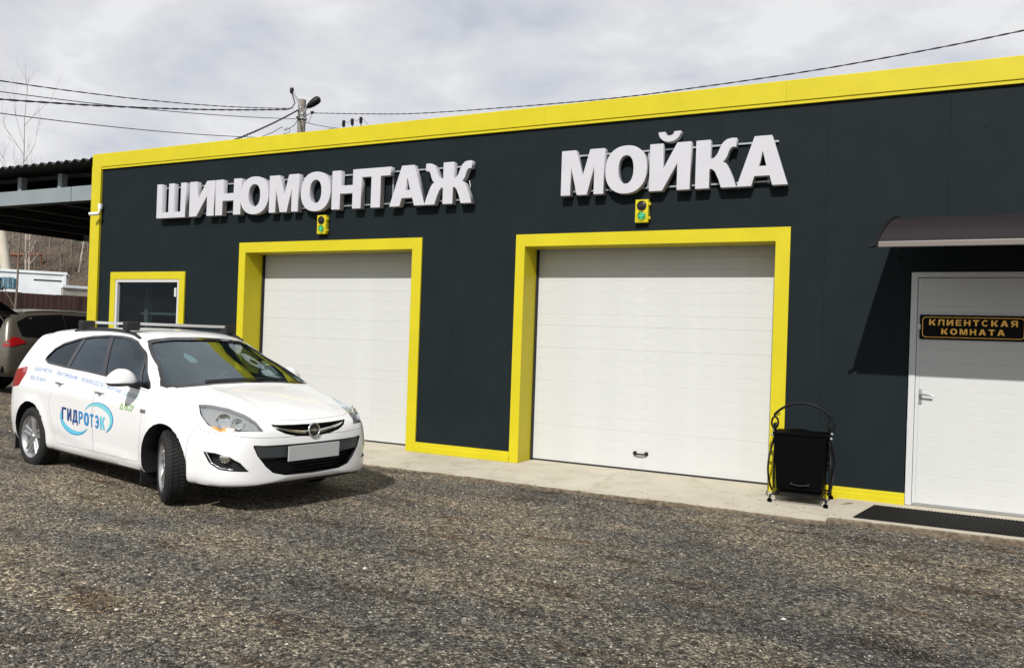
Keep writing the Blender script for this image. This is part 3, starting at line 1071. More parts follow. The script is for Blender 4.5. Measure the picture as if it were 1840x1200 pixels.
# loose cable end at the right of the long sign
tag(MB().tube([(-5.50, -0.02, 3.78), (-5.475, -0.03, 3.70), (-5.49, -0.03, 3.60), (-5.50, -0.02, 3.56)], 0.006, 6).build('cable_end', 'rail_grey'),
    'thin grey cable end beside the last letter of the long sign', 'cable')


# ------------------------------------------------------------------ bay signal lights
def signal(x, z, label):
    t = thing('signal_light', label, 'signal light', (x, 0, z), group='signal lights above the garage doors', local=True)
    w, h, d = 0.082, 0.140, 0.075
    MB().box(-w, w, -d, -0.002, -h, h, bevel=0.010).build('housing', 'yellow', t, smooth=40)
    for s, nm in ((1, 'lamp_off'), (-1, 'lamp_green')):
        zc = s * 0.062
        MB().lathe([(0.056, 0.0), (0.060, 0.008), (0.056, 0.012), (0.050, 0.006), (0.049, -0.002)], (0, -d, zc), (0, -1, 0), 28).build('bezel', 'yellow' if s < 0 else 'gap_dark', t, smooth=40)
        MB().lathe([(0.0495, 0.001), (0.035, 0.006), (0.018, 0.009), (0, 0.010)], (0, -d, zc), (0, -1, 0), 28).build('lens', nm, t, smooth=60)
    m = MB()
    m.box(-0.006, 0.006, -d - 0.013, -d - 0.0105, -0.104, -0.020)
    m.box(-0.032, -0.0065, -d - 0.012, -d - 0.0095, -0.068, -0.056)
    m.box(0.0065, 0.032, -d - 0.012, -d - 0.0095, -0.068, -0.056)
    m.build('cross_mark', 'lamp_green_cross', t)
    for s in (-1, 1):
        MB().box(w + 0.0005, w + 0.022, -d + 0.01, -0.02, s * 0.085 - 0.016, s * 0.085 + 0.016, bevel=0.003).build('hinge', 'yellow', t)
    return t


signal(-7.985, 3.255, 'small yellow two-lamp signal light under the long sign')
signal(-3.04, 3.262, 'small yellow two-lamp signal light under the short sign')

# ------------------------------------------------------------------ security camera on the left corner
t = thing('security_camera', 'small white security camera on the left building corner', 'camera', (-13.0, -0.045, 3.6))
MB().box(-13.005, -12.94, -0.09, -0.046, 3.685, 3.78, bevel=0.008).build('junction_box', 'camera_white', t)
MB().tube([(-12.975, -0.07, 3.68), (-12.975, -0.09, 3.63), (-12.98, -0.13, 3.60)], 0.014, 8).build('arm', 'camera_white', t, smooth=40)
ax = Vector((-0.72, -0.68, -0.13)).normalized()
MB().lathe([(0, 0), (0.026, 0), (0.030, 0.01), (0.030, 0.15), (0.027, 0.16), (0.022, 0.15), (0, 0.147)], Vector((-12.94, -0.11, 3.60)), ax, 18).build('body', 'camera_white', t, smooth=40)
MB().lathe([(0, 0), (0.021, 0), (0.015, 0.004), (0, 0.006)], Vector((-12.94, -0.11, 3.60)) + ax * 0.149, ax, 16).build('lens', 'lamp_off', t, smooth=40)

# ------------------------------------------------------------------ plaque on the entrance door
t = thing('door_plaque', 'black plaque with gold lettering on the entrance door', 'plaque', (0.5, -0.02, 1.8))
yp = -0.020
MB().box(0.020, 0.985, yp, yp + 0.010, 1.800, 2.058, bevel=0.003).build('plate', 'plaque_black', t)


def rrect(x0, x1, z0, z1, r, n=6):
    o = []
    for cx, cz, a0 in ((x1 - r, z1 - r, 0), (x0 + r, z1 - r, PI / 2), (x0 + r, z0 + r, PI), (x1 - r, z0 + r, 1.5 * PI)):
        for i in range(n + 1):
            a = a0 + PI / 2 * i / n
            o.append((cx + r * math.cos(a), cz + r * math.sin(a)))
    return o


me = curve_mesh([rrect(0.045, 0.960, 1.822, 2.036, 0.035), rrect(0.051, 0.954, 1.828, 2.030, 0.031)[::-1]], 0.002)
xform(me, Matrix.Translation((0, yp - 0.0012, 0)) @ XZ)
link('border', me, 'gold', t)
for s, xa, xb, zb, hcap in (('КЛИЕНТСКАЯ', 0.108, 0.900, 1.948, 0.062), ('КОМНАТА', 0.223, 0.790, 1.856, 0.060)):
    wid = {'К': 0.98, 'Л': 0.95, 'И': 0.98, 'Е': 0.85, 'Н': 0.95, 'Т': 0.92, 'С': 1.0, 'А': 1.08, 'Я': 0.98, 'О': 1.08, 'М': 1.15}
    gap_ = (xb - xa - sum(wid[c] for c in s) * hcap) / (len(s) - 1)
    x = xa
    for c in s:
        me = curve_mesh([[(u * hcap, v * hcap) for u, v in ol] for ol in letter(c, wid[c])], 0.0016)
        xform(me, Matrix.Translation((x, yp - 0.0012, zb)) @ XZ)
        link('letter', me, 'gold', t)
        x += wid[c] * hcap + gap_
for xc in (0.012, 0.993):
    MB().box(xc - 0.016, xc + 0.016, yp - 0.004, yp + 0.012, 1.90, 1.96, bevel=0.003).build('clip', 'pvc_white', t)

# ------------------------------------------------------------------ canopy over the entrance
t = thing('door_canopy', 'brown curved plastic canopy above the entrance door', 'canopy', (1.0, 0, 2.6))


def cprof(s):
    """s 0 at the wall .. 1 at the front edge -> (y, z)"""
    a = s * PI / 2 * 0.97
    return -1.36 * math.sin(a) ** 1.0 * (0.35 + 0.65 * s) / (0.35 + 0.65) if False else -1.36 * (0.18 * s + 0.82 * math.sin(a) * s ** 0.25), 2.600 + 0.465 * max(0.0, math.cos(a)) ** 0.9


NS = 22
rows = [cprof(i / NS) for i in range(NS + 1)]
xr0, xr1 = -0.17, 2.35
flare = lambda s: 0.205 * s ** 1.1
P, P2 = [], []
for i, (y, z) in enumerate(rows):
    s = i / NS
    xa, xb = xr0 - flare(s), xr1 + flare(s)
    P.append([(xa + (xb - xa) * j / 14, y - 0.002, z) for j in range(15)])
m = MB().grid(P)
m.build('sheet', 'canopy_brown', t, smooth=60)
y, z = rows[-1]
MB().box(xr0 - flare(1) + 0.03, xr1 + flare(1) - 0.03, y - 0.024, y + 0.012, z - 0.012, z + 0.040, bevel=0.006).build('front_gutter', 'canopy_edge', t)
for sgn, x0_ in ((-1, xr0), (1, xr1), ):
    pts = [(x0_ + sgn * (flare(i / NS) + 0.004), yy, zz_ + 0.004) for i, (yy, zz_) in enumerate(rows)]
    pts.append((pts[-1][0] + sgn * 0.05, pts[-1][1] - 0.02, pts[-1][2] - 0.012))
    MB().tube(pts, 0.017, 8).build('end_bracket', 'black_metal', t, smooth=50)
for xc in (0.45, 1.08, 1.71):
    MB().tube([(xc, yy, zz_ - 0.016) for yy, zz_ in rows], 0.010, 6).build('rib', 'black_metal', t, smooth=50)
for x0_ in (xr0 - 0.02, 1.08, xr1 + 0.02):
    MB().tube([(x0_, -0.005, 2.66), (x0_, -1.28, 2.63)], 0.011, 6).build('brace', 'black_metal', t)
MB().box(xr0, xr1, -0.02, -0.001, 3.045, 3.085).build('wall_profile', 'black_metal', t)

# ------------------------------------------------------------------ rubber mat at the entrance
t = thing('rubber_mat', 'black ribbed rubber mat in front of the entrance door', 'mat', (0.3, -0.68, ZS + 0.018))
ztop = ZS + 0.0195
q0 = [(-0.35, -0.30), (1.06, -0.275), (0.90, -1.045), (-0.50, -1.075)]
MB().prism([(x, y, ztop) for x, y in q0][::-1], (0, 0, 0.010)).build('base', 'rubber', t)
m = MB()
nr = 46
for i in range(nr):
    f = (i + 0.5) / nr
    a = Vector((q0[0][0] + (q0[1][0] - q0[0][0]) * f, q0[0][1] + (q0[1][1] - q0[0][1]) * f, 0))
    b = Vector((q0[3][0] + (q0[2][0] - q0[3][0]) * f, q0[3][1] + (q0[2][1] - q0[3][1]) * f, 0))
    d = (b - a)
    a2, b2 = a + d * 0.02, b - d * 0.02
    m.prism([(a2.x - 0.008, a2.y, ztop + 0.0102), (a2.x + 0.008, a2.y, ztop + 0.0102), (b2.x + 0.008, b2.y, ztop + 0.0102), (b2.x - 0.008, b2.y, ztop + 0.0102)], (0, 0, 0.006))
m.build('rib', 'rubber', t)['kind'] = 'stuff'

# ------------------------------------------------------------------ forged litter stand
t = thing('litter_bin', 'black forged metal bin on castors beside the wash bay', 'bin', (-1.05, -0.40, ZS))
bx0, bx1, by0, by1 = -1.345, -0.79, -0.655, -0.085
zb = ZS + 0.075
for (p, q) in (((bx0, by0), (bx1, by0)), ((bx0, by1), (bx1, by1))):
    d = 0.03
    MB().tube([(p[0], p[1], zb - 0.03), (p[0] + 0.005, p[1], zb), (p[0] + d, p[1], zb + 0.014), (q[0] - d, q[1], zb + 0.014), (q[0] - 0.005, q[1], zb), (q[0], q[1], zb - 0.03)], 0.010, 7).build('base_bar', 'black_metal', t, smooth=50)
for x in (bx0 + 0.05, bx1 - 0.05):
    MB().tube([(x, by0, zb + 0.018), (x, by1, zb + 0.018)], 0.009, 6).build('base_bar', 'black_metal', t)
MB().box(bx0 + 0.06, bx1 - 0.06, by0 + 0.03, by1 - 0.03, zb + 0.028, zb + 0.033).build('tray', 'black_metal', t)
for x in (bx0, bx1):
    for y in (by0, by1):
        MB().lathe([(0, -0.011), (0.022, -0.011), (0.026, -0.006), (0.026, 0.006), (0.022, 0.011), (0, 0.011)], (x, y, ZS + 0.0185), (0.35, 1, 0), 14).build('castor', 'bin_black', t, smooth=40)
# box of the bin, tapering downward
cx, cy = (bx0 + bx1) / 2 - 0.005, (by0 + by1) / 2
def ring(hw, hd, z):
    return [(cx - hw, cy - hd, z), (cx + hw, cy - hd, z), (cx + hw, cy + hd, z), (cx - hw, cy + hd, z)]
m = MB()
A, B = ring(0.225, 0.17, zb + 0.055), ring(0.262, 0.205, 0.74)
va = [m.bm.verts.new(p) for p in A]; vb = [m.bm.verts.new(p) for p in B]
C_ = ring(0.252, 0.195, 0.735); D_ = ring(0.218, 0.163, zb + 0.065)
vc_ = [m.bm.verts.new(p) for p in C_]; vd_ = [m.bm.verts.new(p) for p in D_]
m.bm.faces.new(va[::-1]); m.bm.faces.new(vd_)
for i in range(4):
    j = (i + 1) % 4
    m.bm.faces.new((va[i], va[j], vb[j], vb[i])); m.bm.faces.new((vb[i], vb[j], vc_[j], vc_[i])); m.bm.faces.new((vc_[i], vc_[j], vd_[j], vd_[i]))
m.build('box', 'bin_black', t)
MB().box(cx - 0.275, cx + 0.275, cy - 0.216, cy + 0.216, 0.742, 0.762, bevel=0.004).build('rim', 'bin_black', t)
m = MB()
for s in (-1, 1):
    m.lathe([(0, 0), (0.016, 0.0), (0.016, 0.012), (0, 0.02)], (cx + 0.01 + s * 0.085, cy - 0.178, 0.225), (0, -1, 0), 10)
m.tube([(cx + 0.01 - 0.085, cy - 0.192, 0.225), (cx + 0.01, cy - 0.20, 0.215), (cx + 0.01 + 0.085, cy - 0.192, 0.225)], 0.007, 6)
m.build('front_handle', 'black_metal', t, smooth=40)
for s in (-1, 1):
    xs0 = cx + s * 0.285
    for q in (-1, 1):       # bowed side rods front and back
        pts = []
        for i in range(15):
            u = i / 14
            z = zb + 0.02 + (0.84 - zb - 0.02) * u
            bow = math.sin(PI * min(1, u / 0.72)) ** 0.8 * 0.075 if u < 0.72 else -0.02 * math.sin(PI * (u - 0.72) / 0.28)
            pts.append((xs0 + s * 0.35 * bow, cy + q * (0.045 + bow * 1.9 + 0.02), z))
        MB().tube(pts, 0.011, 7).build('side_rod', 'black_metal', t, smooth=60)
    # ring and scroll joining the rods to the handle
    pts = [(xs0 + 0.034 * math.sin(a), cy, 0.845 + 0.062 * math.cos(a)) for a in [2 * PI * i / 20 for i in range(20)]]
    MB().tube(pts, 0.011, 7, closed=True).build('ring', 'black_metal', t, smooth=60)
    pts = [(xs0 - s * (0.028 + 0.020 * math.cos(a) * (1 - i / 26)), cy, 0.935 + 0.020 * math.sin(a) * (1 - i / 26)) for i, a in enumerate([0.35 * i for i in range(20)])]
    MB().tube(pts, 0.006, 6).build('scroll', 'black_metal', t, smooth=60)
    m = MB()
    for dz in (0.745, 0.70):
        m.lathe([(0, -0.018), (0.012, -0.012), (0.018, 0), (0.012, 0.012), (0, 0.018)], (xs0 + s * 0.012, cy - 0.07 * (dz < 0.72), dz + 0.02), (0, 0, 1), 10)
    m.build('knob', 'steel', t, smooth=60)
hp = []
for i in range(25):
    u = i / 24 * 2 - 1
    hp.append((cx + u * 0.290, cy, 0.935 + 0.135 * (1 - abs(u) ** 2.3)))
hp = [(cx - 0.285, cy, 0.90)] + hp + [(cx + 0.285, cy, 0.90)]
MB().tube(hp, 0.0135, 8).build('carry_handle', 'black_metal', t, smooth=60)
# small debris on the apron
tag(MB().tube([(-0.66, -0.42, ZS + 0.012), (-0.60, -0.36, ZS + 0.02), (-0.56, -0.28, ZS + 0.014), (-0.58, -0.22, ZS + 0.013)], [0.008, 0.011, 0.009, 0.004], 6).build('stick', 'stick'),
    'short dry stick on the concrete beside the mat', 'stick')
# ------------------------------------------------------------------ cars: lofted body surfaces
def pchip(t, y, q):
    """monotone cubic through (t, y), evaluated at q (numpy)"""
    h = np.diff(t); d = np.diff(y) / h
    m = np.zeros_like(y)
    m[0], m[-1] = d[0], d[-1]
    for i in range(1, len(y) - 1):
        if d[i - 1] * d[i] <= 0:
            m[i] = 0
        else:
            w1_, w2_ = 2 * h[i] + h[i - 1], h[i] + 2 * h[i - 1]
            m[i] = (w1_ + w2_) / (w1_ / d[i - 1] + w2_ / d[i])
    i = np.clip(np.searchsorted(t, q) - 1, 0, len(t) - 2)
    s = (q - t[i]) / h[i]
    return ((2 * s**3 - 3 * s**2 + 1) * y[i] + (s**3 - 2 * s**2 + s) * h[i] * m[i] + (-2 * s**3 + 3 * s**2) * y[i + 1] + (s**3 - s**2) * h[i] * m[i + 1])


def spline_pts(P, n):
    """centripetal-ish Catmull-Rom through rows of P (k,3) -> n points"""
    P = np.asarray(P, float)
    t = np.concatenate([[0], np.cumsum(np.maximum(1e-4, np.linalg.norm(np.diff(P, axis=0), axis=1)) ** 0.6)])
    q = np.linspace(0, t[-1], n)
    m = np.zeros_like(P)
    for i in range(len(P)):
        a, b = max(i - 1, 0), min(i + 1, len(P) - 1)
        m[i] = (P[b] - P[a]) / (t[b] - t[a])
    i = np.clip(np.searchsorted(t, q) - 1, 0, len(t) - 2)
    h = t[i + 1] - t[i]
    s = ((q - t[i]) / h)[:, None]; h = h[:, None]
    return ((2 * s**3 - 3 * s**2 + 1) * P[i] + (s**3 - 2 * s**2 + s) * h * m[i] + (-2 * s**3 + 3 * s**2) * P[i + 1] + (s**3 - s**2) * h * m[i + 1])


class Loft:
    """table rows: (x, zb, [(w,z)*8], ztop). Half sections lofted along x, mirrored, capped."""

    def __init__(self, table, nu=130, nv=46):
        K = []
        for x, zb_, ws, zt_ in table:
            K.append([(x, 0.0, zb_), (x, ws[0][0] * 0.80, zb_)] + [(x, w, z) for w, z in ws] + [(x, ws[-1][0] * 0.5, (ws[-1][1] + 2 * zt_) / 3 + 0.0), (x, 0.0, zt_)])
        self.K = np.array(K)                      # stations, keys, 3
        S, k, _ = self.K.shape
        wid = self.K[:, 5, :]
        ch = np.linalg.norm(np.diff(self.K[:, 5, :], axis=0), axis=1) + np.linalg.norm(np.diff(self.K[:, -1, :], axis=0), axis=1)
        self.t = np.concatenate([[0], np.cumsum(ch)])
        self.nu, self.nv = nu, nv
        q = np.linspace(0, self.t[-1], nu)
        self.rows = self.section(q)

    def section(self, q):
        S, k, _ = self.K.shape
        E_ = np.zeros((len(q), k, 3))
        for j in range(k):
            for c in range(3):
                E_[:, j, c] = pchip(self.t, self.K[:, j, c], q)
        return E_

    def halfgrid(self, mod=None):
        G = np.array([spline_pts(r, self.nv) for r in self.rows])
        G[:, 0, 1] = 0; G[:, -1, 1] = 0
        if mod is not None:
            G = mod(G)
        return G

    def mesh(self, name, mod=None):
        G = self.halfgrid(mod)
        nu, nv, _ = G.shape
        V = []
        idx = np.zeros((nu, 2 * nv - 2), int)
        for i in range(nu):
            ring = [(p[0], -p[1], p[2]) for p in G[i]] + [(p[0], p[1], p[2]) for p in G[i][-2:0:-1]]
            for j, p in enumerate(ring):
                idx[i, j] = len(V); V.append(p)
        m = 2 * nv - 2
        Fc = [(int(idx[i, j]), int(idx[i + 1, j]), int(idx[i + 1, (j + 1) % m]), int(idx[i, (j + 1) % m])) for i in range(nu - 1) for j in range(m)]
        # caps as centre fans
        for i, rev in ((0, False), (nu - 1, True)):
            c = len(V); V.append(tuple(np.mean([V[q] for q in idx[i]], axis=0)))
            for j in range(m):
                f = (c, int(idx[i, j]), int(idx[i, (j + 1) % m]))
                Fc.append(f[::-1] if rev else f)
        me = bpy.data.meshes.new(name)
        me.from_pydata(V, [], Fc)
        bm = bmesh.new(); bm.from_mesh(me)
        bmesh.ops.recalc_face_normals(bm, faces=bm.faces[:])
        bm.to_mesh(me); bm.free()
        return me


def bvh_of(me):
    bm = bmesh.new(); bm.from_mesh(me)
    t = BVHTree.FromBMesh(bm); bm.free()
    return t


def dense(poly, step=0.02, closed=True, smooth=True):
    """smooth closed outline through the given 2D points"""
    P = [Vector((p[0], p[1])) for p in poly]
    out = []
    n = len(P)
    for i in range(n):
        a, b = P[i], P[(i + 1) % n]
        k = max(1, int((b - a).length / step))
        for s in range(k):
            out.append(tuple(a.lerp(b, s / k)))
    return out


def round_poly(poly, r, n=4):
    """polygon with rounded corners"""
    out = []
    N = len(poly)
    rr = r if isinstance(r, (list, tuple)) else [r] * N
    for i in range(N):
        p = Vector(poly[i][:2]); a = Vector(poly[i - 1][:2]); b = Vector(poly[(i + 1) % N][:2])
        d1, d2 = (a - p), (b - p)
        q = min(rr[i], d1.length * 0.45, d2.length * 0.45)
        s, e_ = p + d1.normalized() * q, p + d2.normalized() * q
        for k in range(n + 1):
            u = k / n
            out.append(tuple(s * (1 - u) ** 2 + p * 2 * u * (1 - u) + e_ * u ** 2))
    return out


def inside(p, poly):
    x, y = p; c = False
    for i in range(len(poly)):
        x1, y1 = poly[i - 1]; x2, y2 = poly[i]
        if (y1 > y) != (y2 > y) and x < (x2 - x1) * (y - y1) / (y2 - y1) + x1:
            c = not c
    return c


def flat_tris(outlines, step):
    """triangulate outline(s) with an interior grid. first = outer, others = holes"""
    pts, eds = [], []
    cl = []
    for ol in outlines:
        q = []
        for p in ol:
            if not q or (Vector(p) - Vector(q[-1])).length > 2e-3:
                q.append(p)
        if (Vector(q[0]) - Vector(q[-1])).length < 2e-3:
            q.pop()
        cl.append(q)
    outlines = cl
    for ol in outlines:
        o = len(pts)
        pts += [Vector(p) for p in ol]
        eds += [(o + i, o + (i + 1) % len(ol)) for i in range(len(ol))]
    xs = [p[0] for p in outlines[0]]; ys = [p[1] for p in outlines[0]]
    X = min(xs) + step / 2
    while X < max(xs):
        Y = min(ys) + step / 2
        while Y < max(ys):
            if inside((X, Y), outlines[0]) and not any(inside((X, Y), h) for h in outlines[1:]):
                dmin = min((Vector((X, Y)) - p).length for p in pts[:len(outlines[0])])
                if dmin > step * 0.45:
                    pts.append(Vector((X, Y)))
            Y += step
        X += step
    if len(outlines) == 1:
        v, e_, f, *_ = geometry.delaunay_2d_cdt(pts, eds, [], 1, 1e-6)
        return [tuple(q) for q in v], [tuple(t_) for t_ in f]
    v, e_, f, *_ = geometry.delaunay_2d_cdt(pts, eds, [], 0, 1e-6)
    fs = []
    for t_ in f:
        c = sum((v[i] for i in t_), Vector((0, 0))) / len(t_)
        if inside(c, outlines[0]) and not any(inside(c, h) for h in outlines[1:]):
            fs.append(tuple(t_))
    return [tuple(q) for q in v], fs


class Wrap:
    """lays flat outlines onto a body: side view (x,z), front view (y,z), top view (x,y)"""

    def __init__(self, bvh):
        self.b = bvh

    def hit(self, view, p, sgn=-1):
        if view == 'side':
            o, d = Vector((p[0], 3.0 * sgn, p[1])), Vector((0, -sgn, 0))
        elif view == 'front':
            o, d = Vector((5.0, p[0], p[1])), Vector((-1, 0, 0))
        elif view == 'corner':     # from the front corner, 45 degrees in plan; p = (s, z), s grows to the outside
            k = math.sqrt(0.5)
            e1 = Vector((-k, sgn * k, 0)); dd = Vector((-k, -sgn * k, 0))
            o, d = e1 * p[0] - dd * 5 + Vector((0, 0, p[1])), dd
        else:
            o, d = Vector((p[0], p[1], 4.0)), Vector((0, 0, -1))
        loc, nor, _, _ = self.b.ray_cast(o, d)
        if loc is None:
            loc, nor, _, _ = self.b.find_nearest(o + d * (3.0 if view != 'front' else 2.8))
        if nor.dot(d) > 0:
            nor = -nor
        return loc, nor

    def patch(self, outlines, view, off, sgn=-1, step=0.06, thick=0.0, n_snap=True):
        if not isinstance(outlines[0][0], (tuple, list)):
            outlines = [outlines]
        V, Fc = flat_tris(outlines, step)
        P = []; N = []
        for p in V:
            l, n = self.hit(view, p, sgn)
            P.append(l + n * off); N.append(n)
        return tri_mesh(P, N, Fc, thick)


def tri_mesh(P, N, Fc, thick):
    me = bpy.data.meshes.new('patch')
    if thick:
        k = len(P)
        bd = {}
        for f in Fc:
            for a, b in zip(f, f[1:] + f[:1]):
                bd[(a, b)] = bd.get((a, b), 0) + 1
        V = [tuple(p) for p in P] + [tuple(p - n * thick) for p, n in zip(P, N)]
        FF = list(Fc) + [tuple(i + k for i in f[::-1]) for f in Fc]
        for (a, b) in bd:
            if (b, a) not in bd:
                FF.append((b, a, a + k, b + k))
        me.from_pydata(V, [], FF)
    else:
        me.from_pydata([tuple(p) for p in P], [], Fc)
    bm = bmesh.new(); bm.from_mesh(me)
    bmesh.ops.recalc_face_normals(bm, faces=bm.faces[:])
    if not thick and bm.faces:
        s = sum((f.normal.dot(N[f.verts[0].index]) for f in bm.faces))
        if s < 0:
            bmesh.ops.reverse_faces(bm, faces=bm.faces[:])
    shade(bm, 50)
    bm.to_mesh(me); bm.free()
    return me


def side_prism(poly, y0, y1, m):
    me = MBmesh(MB().prism([(x, y0, z) for x, z in poly], (0, y1 - y0, 0)))
    me.materials.append(MATS[m])
    return me


def front_prism(poly, x0, x1, m):
    me = MBmesh(MB().prism([(x0, y, z) for y, z in poly], (x1 - x0, 0, 0)))
    me.materials.append(MATS[m])
    return me


def top_prism(poly, z0, z1, m):
    me = MBmesh(MB().prism([(x, y, z0) for x, y in poly], (0, 0, z1 - z0)))
    me.materials.append(MATS[m])
    return me


def dir_prism(poly3, vec, m):
    me = MBmesh(MB().prism(poly3, vec))
    me.materials.append(MATS[m])
    return me


def MBmesh(mb):
    bmesh.ops.recalc_face_normals(mb.bm, faces=mb.bm.faces[:])
    me = bpy.data.meshes.new('k'); mb.bm.to_mesh(me); mb.bm.free()
    return me


def mirror_y(poly):
    return [(-a, b) for a, b in poly][::-1]


def clean_shade(me, deg=32):
    bm = bmesh.new(); bm.from_mesh(me)
    bmesh.ops.dissolve_degenerate(bm, dist=1e-5, edges=bm.edges[:])
    shade(bm, deg)
    bm.to_mesh(me); bm.free()
    return me


def offset_poly(poly, d):
    """grow (d>0) a simple polygon"""
    area = sum(a[0] * b[1] - b[0] * a[1] for a, b in zip(poly, poly[1:] + poly[:1]))
    s = 1 if area > 0 else -1
    out = []
    n = len(poly)
    for i in range(n):
        p0, p1, p2 = Vector(poly[i - 1]), Vector(poly[i]), Vector(poly[(i + 1) % n])
        e1, e2 = (p1 - p0), (p2 - p1)
        if e1.length < 1e-9 or e2.length < 1e-9:
            out.append(tuple(p1)); continue
        e1.normalize(); e2.normalize()
        n1, n2 = Vector((e1.y, -e1.x)) * s, Vector((e2.y, -e2.x)) * s
        b = n1 + n2
        if b.length < 1e-6:
            b = n1
        b.normalize()
        k = d / max(0.35, b.dot(n1))
        out.append(tuple(p1 + b * k))
    return out


def wheel(parent, x, y, z, R, W, side, steer=0.0, rim_r=0.222, spokes=5):
    """side=-1: outer face towards -y. sub-parts tyre, rim, disc"""
    w = bpy.data.objects.new('wheel', None); COL.objects.link(w)
    w.parent = parent
    w.location = (x, y, z)
    w.rotation_euler = (0, 0, steer)
    ax = (0, side, 0)
    h = W / 2
    prof = [(rim_r, -h + 0.012), (rim_r + 0.02, -h), (R - 0.045, -h - 0.004), (R - 0.014, -h + 0.010), (R - 0.003, -h + 0.03), (R, 0), (R - 0.003, h - 0.03),
            (R - 0.014, h - 0.010), (R - 0.045, h + 0.004), (rim_r + 0.02, h), (rim_r, h - 0.012)]
    n = 64
    m = MB().lathe(prof, (0, 0, 0), ax, n)
    # tread blocks cut by slanted grooves: raised lugs
    lug = MB()
    nl = 60
    for k in range(nl):
        a0_ = 2 * PI * k / nl
        for row, (s0, s1, sl) in enumerate(((-0.95, -0.60, 0.5), (-0.52, -0.06, 0.9), (0.06, 0.52, -0.9), (0.60, 0.95, -0.5))):
            pts = []
            for (s, da) in ((s0, 0.0), (s1, sl * 0.05), (s1, sl * 0.05 + 0.068), (s0, 0.068)):
                a = a0_ + da + (0.035 if row % 2 else 0)
                rr = R - (0.012 if abs(s) > 0.9 else 0.001)
                pts.append((rr * math.cos(a), s * (h - 0.012), rr * math.sin(a)))
            outp = [(p[0] * (1 + 0.008 / R), p[1], p[2] * (1 + 0.008 / R)) for p in pts]
            v0 = [lug.bm.verts.new(p) for p in pts]; v1 = [lug.bm.verts.new(p) for p in outp]
            lug.bm.faces.new(v1)
            for i in range(4):
                j = (i + 1) % 4
                lug.bm.faces.new((v0[i], v0[j], v1[j], v1[i]))
    ty = m.build('tyre', 'tyre', smooth=45); ty.parent = w
    lg = lug.build('tread', 'tyre'); lg.parent = w; lg['kind'] = 'stuff'
    # rim: barrel, lip, spokes
    rm = MB()
    rm.lathe([(rim_r - 0.012, -h + 0.01), (rim_r - 0.030, -h + 0.03), (rim_r - 0.030, h - 0.05), (rim_r - 0.010, h - 0.012), (rim_r + 0.004, h - 0.004), (rim_r + 0.004, h - 0.012)], (0, 0, 0), ax, 48)
    for k in range(spokes):
        for tw in (-0.16, 0.16):
            a = 2 * PI * k / spokes + PI / 2
            c, s_ = math.cos(a), math.sin(a)
            c2, s2 = math.cos(a + tw), math.sin(a + tw)
            ri, ro = 0.045, rim_r - 0.012
            wi, wo = 0.022, 0.023
            P0 = Vector((c * ri, 0, s_ * ri)) + Vector((-s_, 0, c)) * tw * 0.12
            P1 = Vector((c2 * ro, 0, s2 * ro))
            d = (P1 - P0).normalized(); sd = Vector((-d.z, 0, d.x))
            ya, yb, yc = side * (h - 0.030), side * (h - 0.018), side * (h - 0.065)
            q = []
            for P_, wd, yy in ((P0, wi, ya), (P1, wo, yb)):
                q.append((P_ + sd * wd + Vector((0, yy - side * 0.012, 0)), P_ + sd * wd * 0.45 + Vector((0, yy, 0)), P_ - sd * wd * 0.45 + Vector((0, yy, 0)), P_ - sd * wd + Vector((0, yy - side * 0.012, 0)), P_ - sd * wd + Vector((0, yc, 0)), P_ + sd * wd + Vector((0, yc, 0))))
            A_ = [rm.bm.verts.new(p) for p in q[0]]; B_ = [rm.bm.verts.new(p) for p in q[1]]
            for i in range(6):
                j = (i + 1) % 6
                rm.bm.faces.new((A_[i], A_[j], B_[j], B_[i]))
            rm.bm.faces.new(A_[::-1]); rm.bm.faces.new(B_)
    rm.lathe([(0, h - 0.018), (0.028, h - 0.019), (0.034, h - 0.026), (0.060, h - 0.030), (0.064, h - 0.07), (0, h - 0.07)], (0, 0, 0), ax, 24)
    rmo = rm.build('rim', 'rim', smooth=40); rmo.parent = w
    dc = MB().lathe([(0, h - 0.09), (0.145, h - 0.09), (0.145, h - 0.105), (0, h - 0.105)], (0, 0, 0), ax, 32).build('brake_disc', 'disc', smooth=40); dc.parent = w
    bk = MB().lathe([(0, h - 0.13), (rim_r - 0.035, h - 0.13), (rim_r - 0.035, -h + 0.02)], (0, 0, 0), ax, 32).build('wheel_back', 'gap_dark', smooth=40); bk.parent = w
    return w
